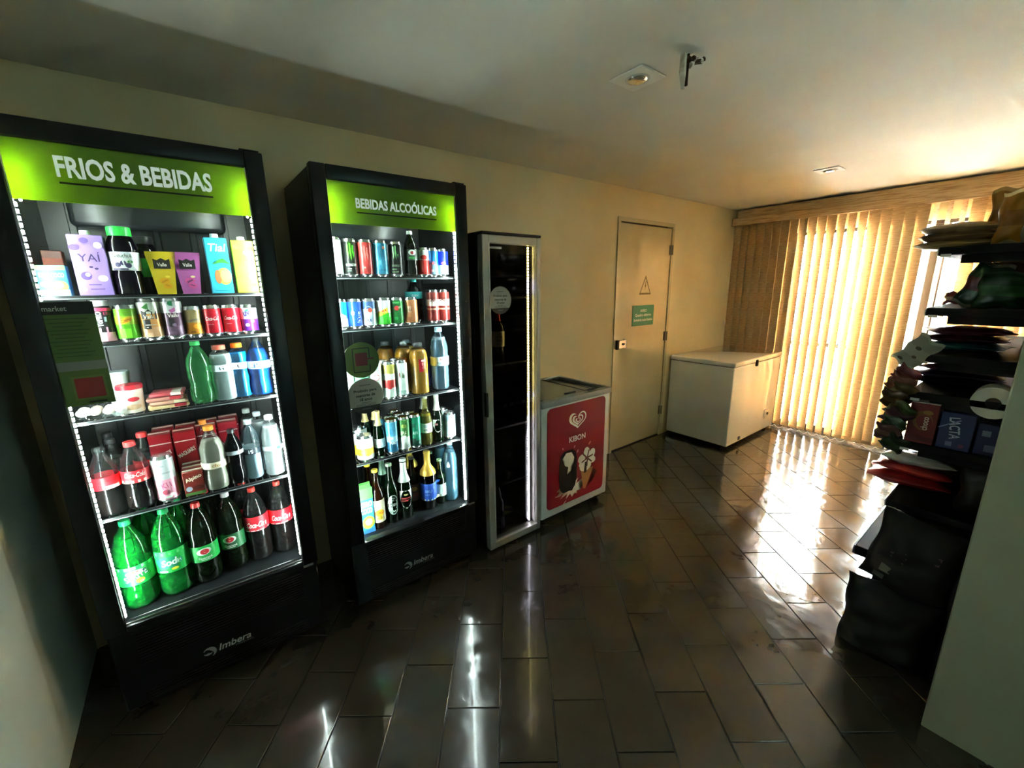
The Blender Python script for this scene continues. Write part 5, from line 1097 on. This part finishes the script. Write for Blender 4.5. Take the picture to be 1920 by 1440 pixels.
# big dark sacks in front of the base
bag('charcoal_sack', 'large black sack lying lowest at the shelf foot nearest the window', (X0-.115, .215, .002), .30, .335, .20, ('#0f0c0a', '#130f0c', '#0a0807'), 110, (0, 0, FC), 'dark sacks at the foot of the shelving', crimp=.03, rough=.75, metal=0)
bag('charcoal_sack', 'black sack with pale patches heaped on the lowest one', (X0-.095, .205, .325), .275, .325, .17, ('#120e0b', '#17120e', '#0c0a08'), 112, (0, .16, FC), 'dark sacks at the foot of the shelving', marks=[R(.105, .034, .030, '#77776a', u=-.060), R(.060, .036, .028, '#6a6b62', u=-.072), R(.200, .050, .007, '#6a665a', u=-.045, rot=.5), R(.180, .050, .007, '#6a665a', u=-.040, rot=.4), R(.160, .04, .006, '#57534a', u=-.04, rot=.1), R(.235, .012, .04, '#6a5050', u=.060)], crimp=.03, rough=.75, metal=0)
bag('charcoal_sack', 'large dark brown sack beside the black one at the shelf foot', (X0-.105, -.035, .002), .21, .60, .16, ('#120e0a', '#1d140c', '#0a0807'), 111, (0, .0, FC), 'dark sacks at the foot of the shelving', marks=[R(.26, .07, .05, '#3f2a12', u=.02), R(.12, .03, .012, '#5a4a38', u=-.04)], crimp=.03, rough=.75, metal=0)
for k, (c, la) in enumerate((('#14100d', 'black bag standing on the base board, nearest the camera'), ('#1a1512', 'dark brown bag standing on the base board, second from the camera'), ('#15110f', 'black bag standing on the base board, third from the camera'), ('#1b1613', 'dark bag standing on the base board, farthest from the camera'))):
    bag('dark_bag', la, (X0+.14+.20*k, .130, .386), .30, .225, .12, (c, '#2a221c', c), 115+k, (0, 0, FC), 'dark bags on the base board', rough=.5, metal=0)
# clip strip of packets hanging on the outer front edge
cs = thing('clip_strip', 'clear clip strip hanging from the third board', 'clip strip', (X0+.03, .322, 1.30))
B('strip', [M('#b9b4a8', .4)], cs, (-.008, .008, -.001, .001, -.41, .0))
for k in range(10): B('hook', [M('#cfcabd', .4)], cs, (-.012, .012, .001, .012, -.035-.04*k, -.030-.04*k))
bag('hanging_packet', 'pale grey packet hanging crooked at the top of the clip strip', (X0-.005, .350, 1.245), .085, .135, .014, ('#8f8c7c', '#a09c8a', '#b0ac9a'), 120, (.25, .62, FC+.15), 'packets hanging on the clip strip', marks=[E(.085, .020, .014, '#4a4436', u=-.006), E(.050, .016, .012, '#5a4a3a', u=.008), E(.02, .02, .012, '#4a4436', u=-.02)], rough=.5, metal=0)
pk = [('#6a2f30', '#8a4a40', 'dark red'), ('#7a4a3c', '#9a6a54', 'rust brown'), ('#5a4a2c', '#7a6a40', 'olive brown'), ('#4a3a24', '#6a5430', 'brown'), ('#3a4a28', '#5a5a34', 'moss green'), ('#4a3038', '#6a4a4a', 'plum'), ('#2f3f28', '#4a5a38', 'dark green'), ('#5c3a3a', '#8a6a5a', 'dusty pink'), ('#26331f', '#3a4a2a', 'bottle green')]
for k, (c, c2, w_) in enumerate(pk):
    bag('hanging_packet', f'{w_} packet hanging on the clip strip, number {("two","three","four","five","six","seven","eight","nine","ten")[k]} from its top', (X0+.02+.004*(k % 3), .345+.012*(k % 2), 1.165-.036*k), .085, .085, .022, (c, c2, c), 121+k, (.35+.1*(k % 3), .55-.12*(k % 4), FC+.25*((k % 3)-1)), 'packets hanging on the clip strip')
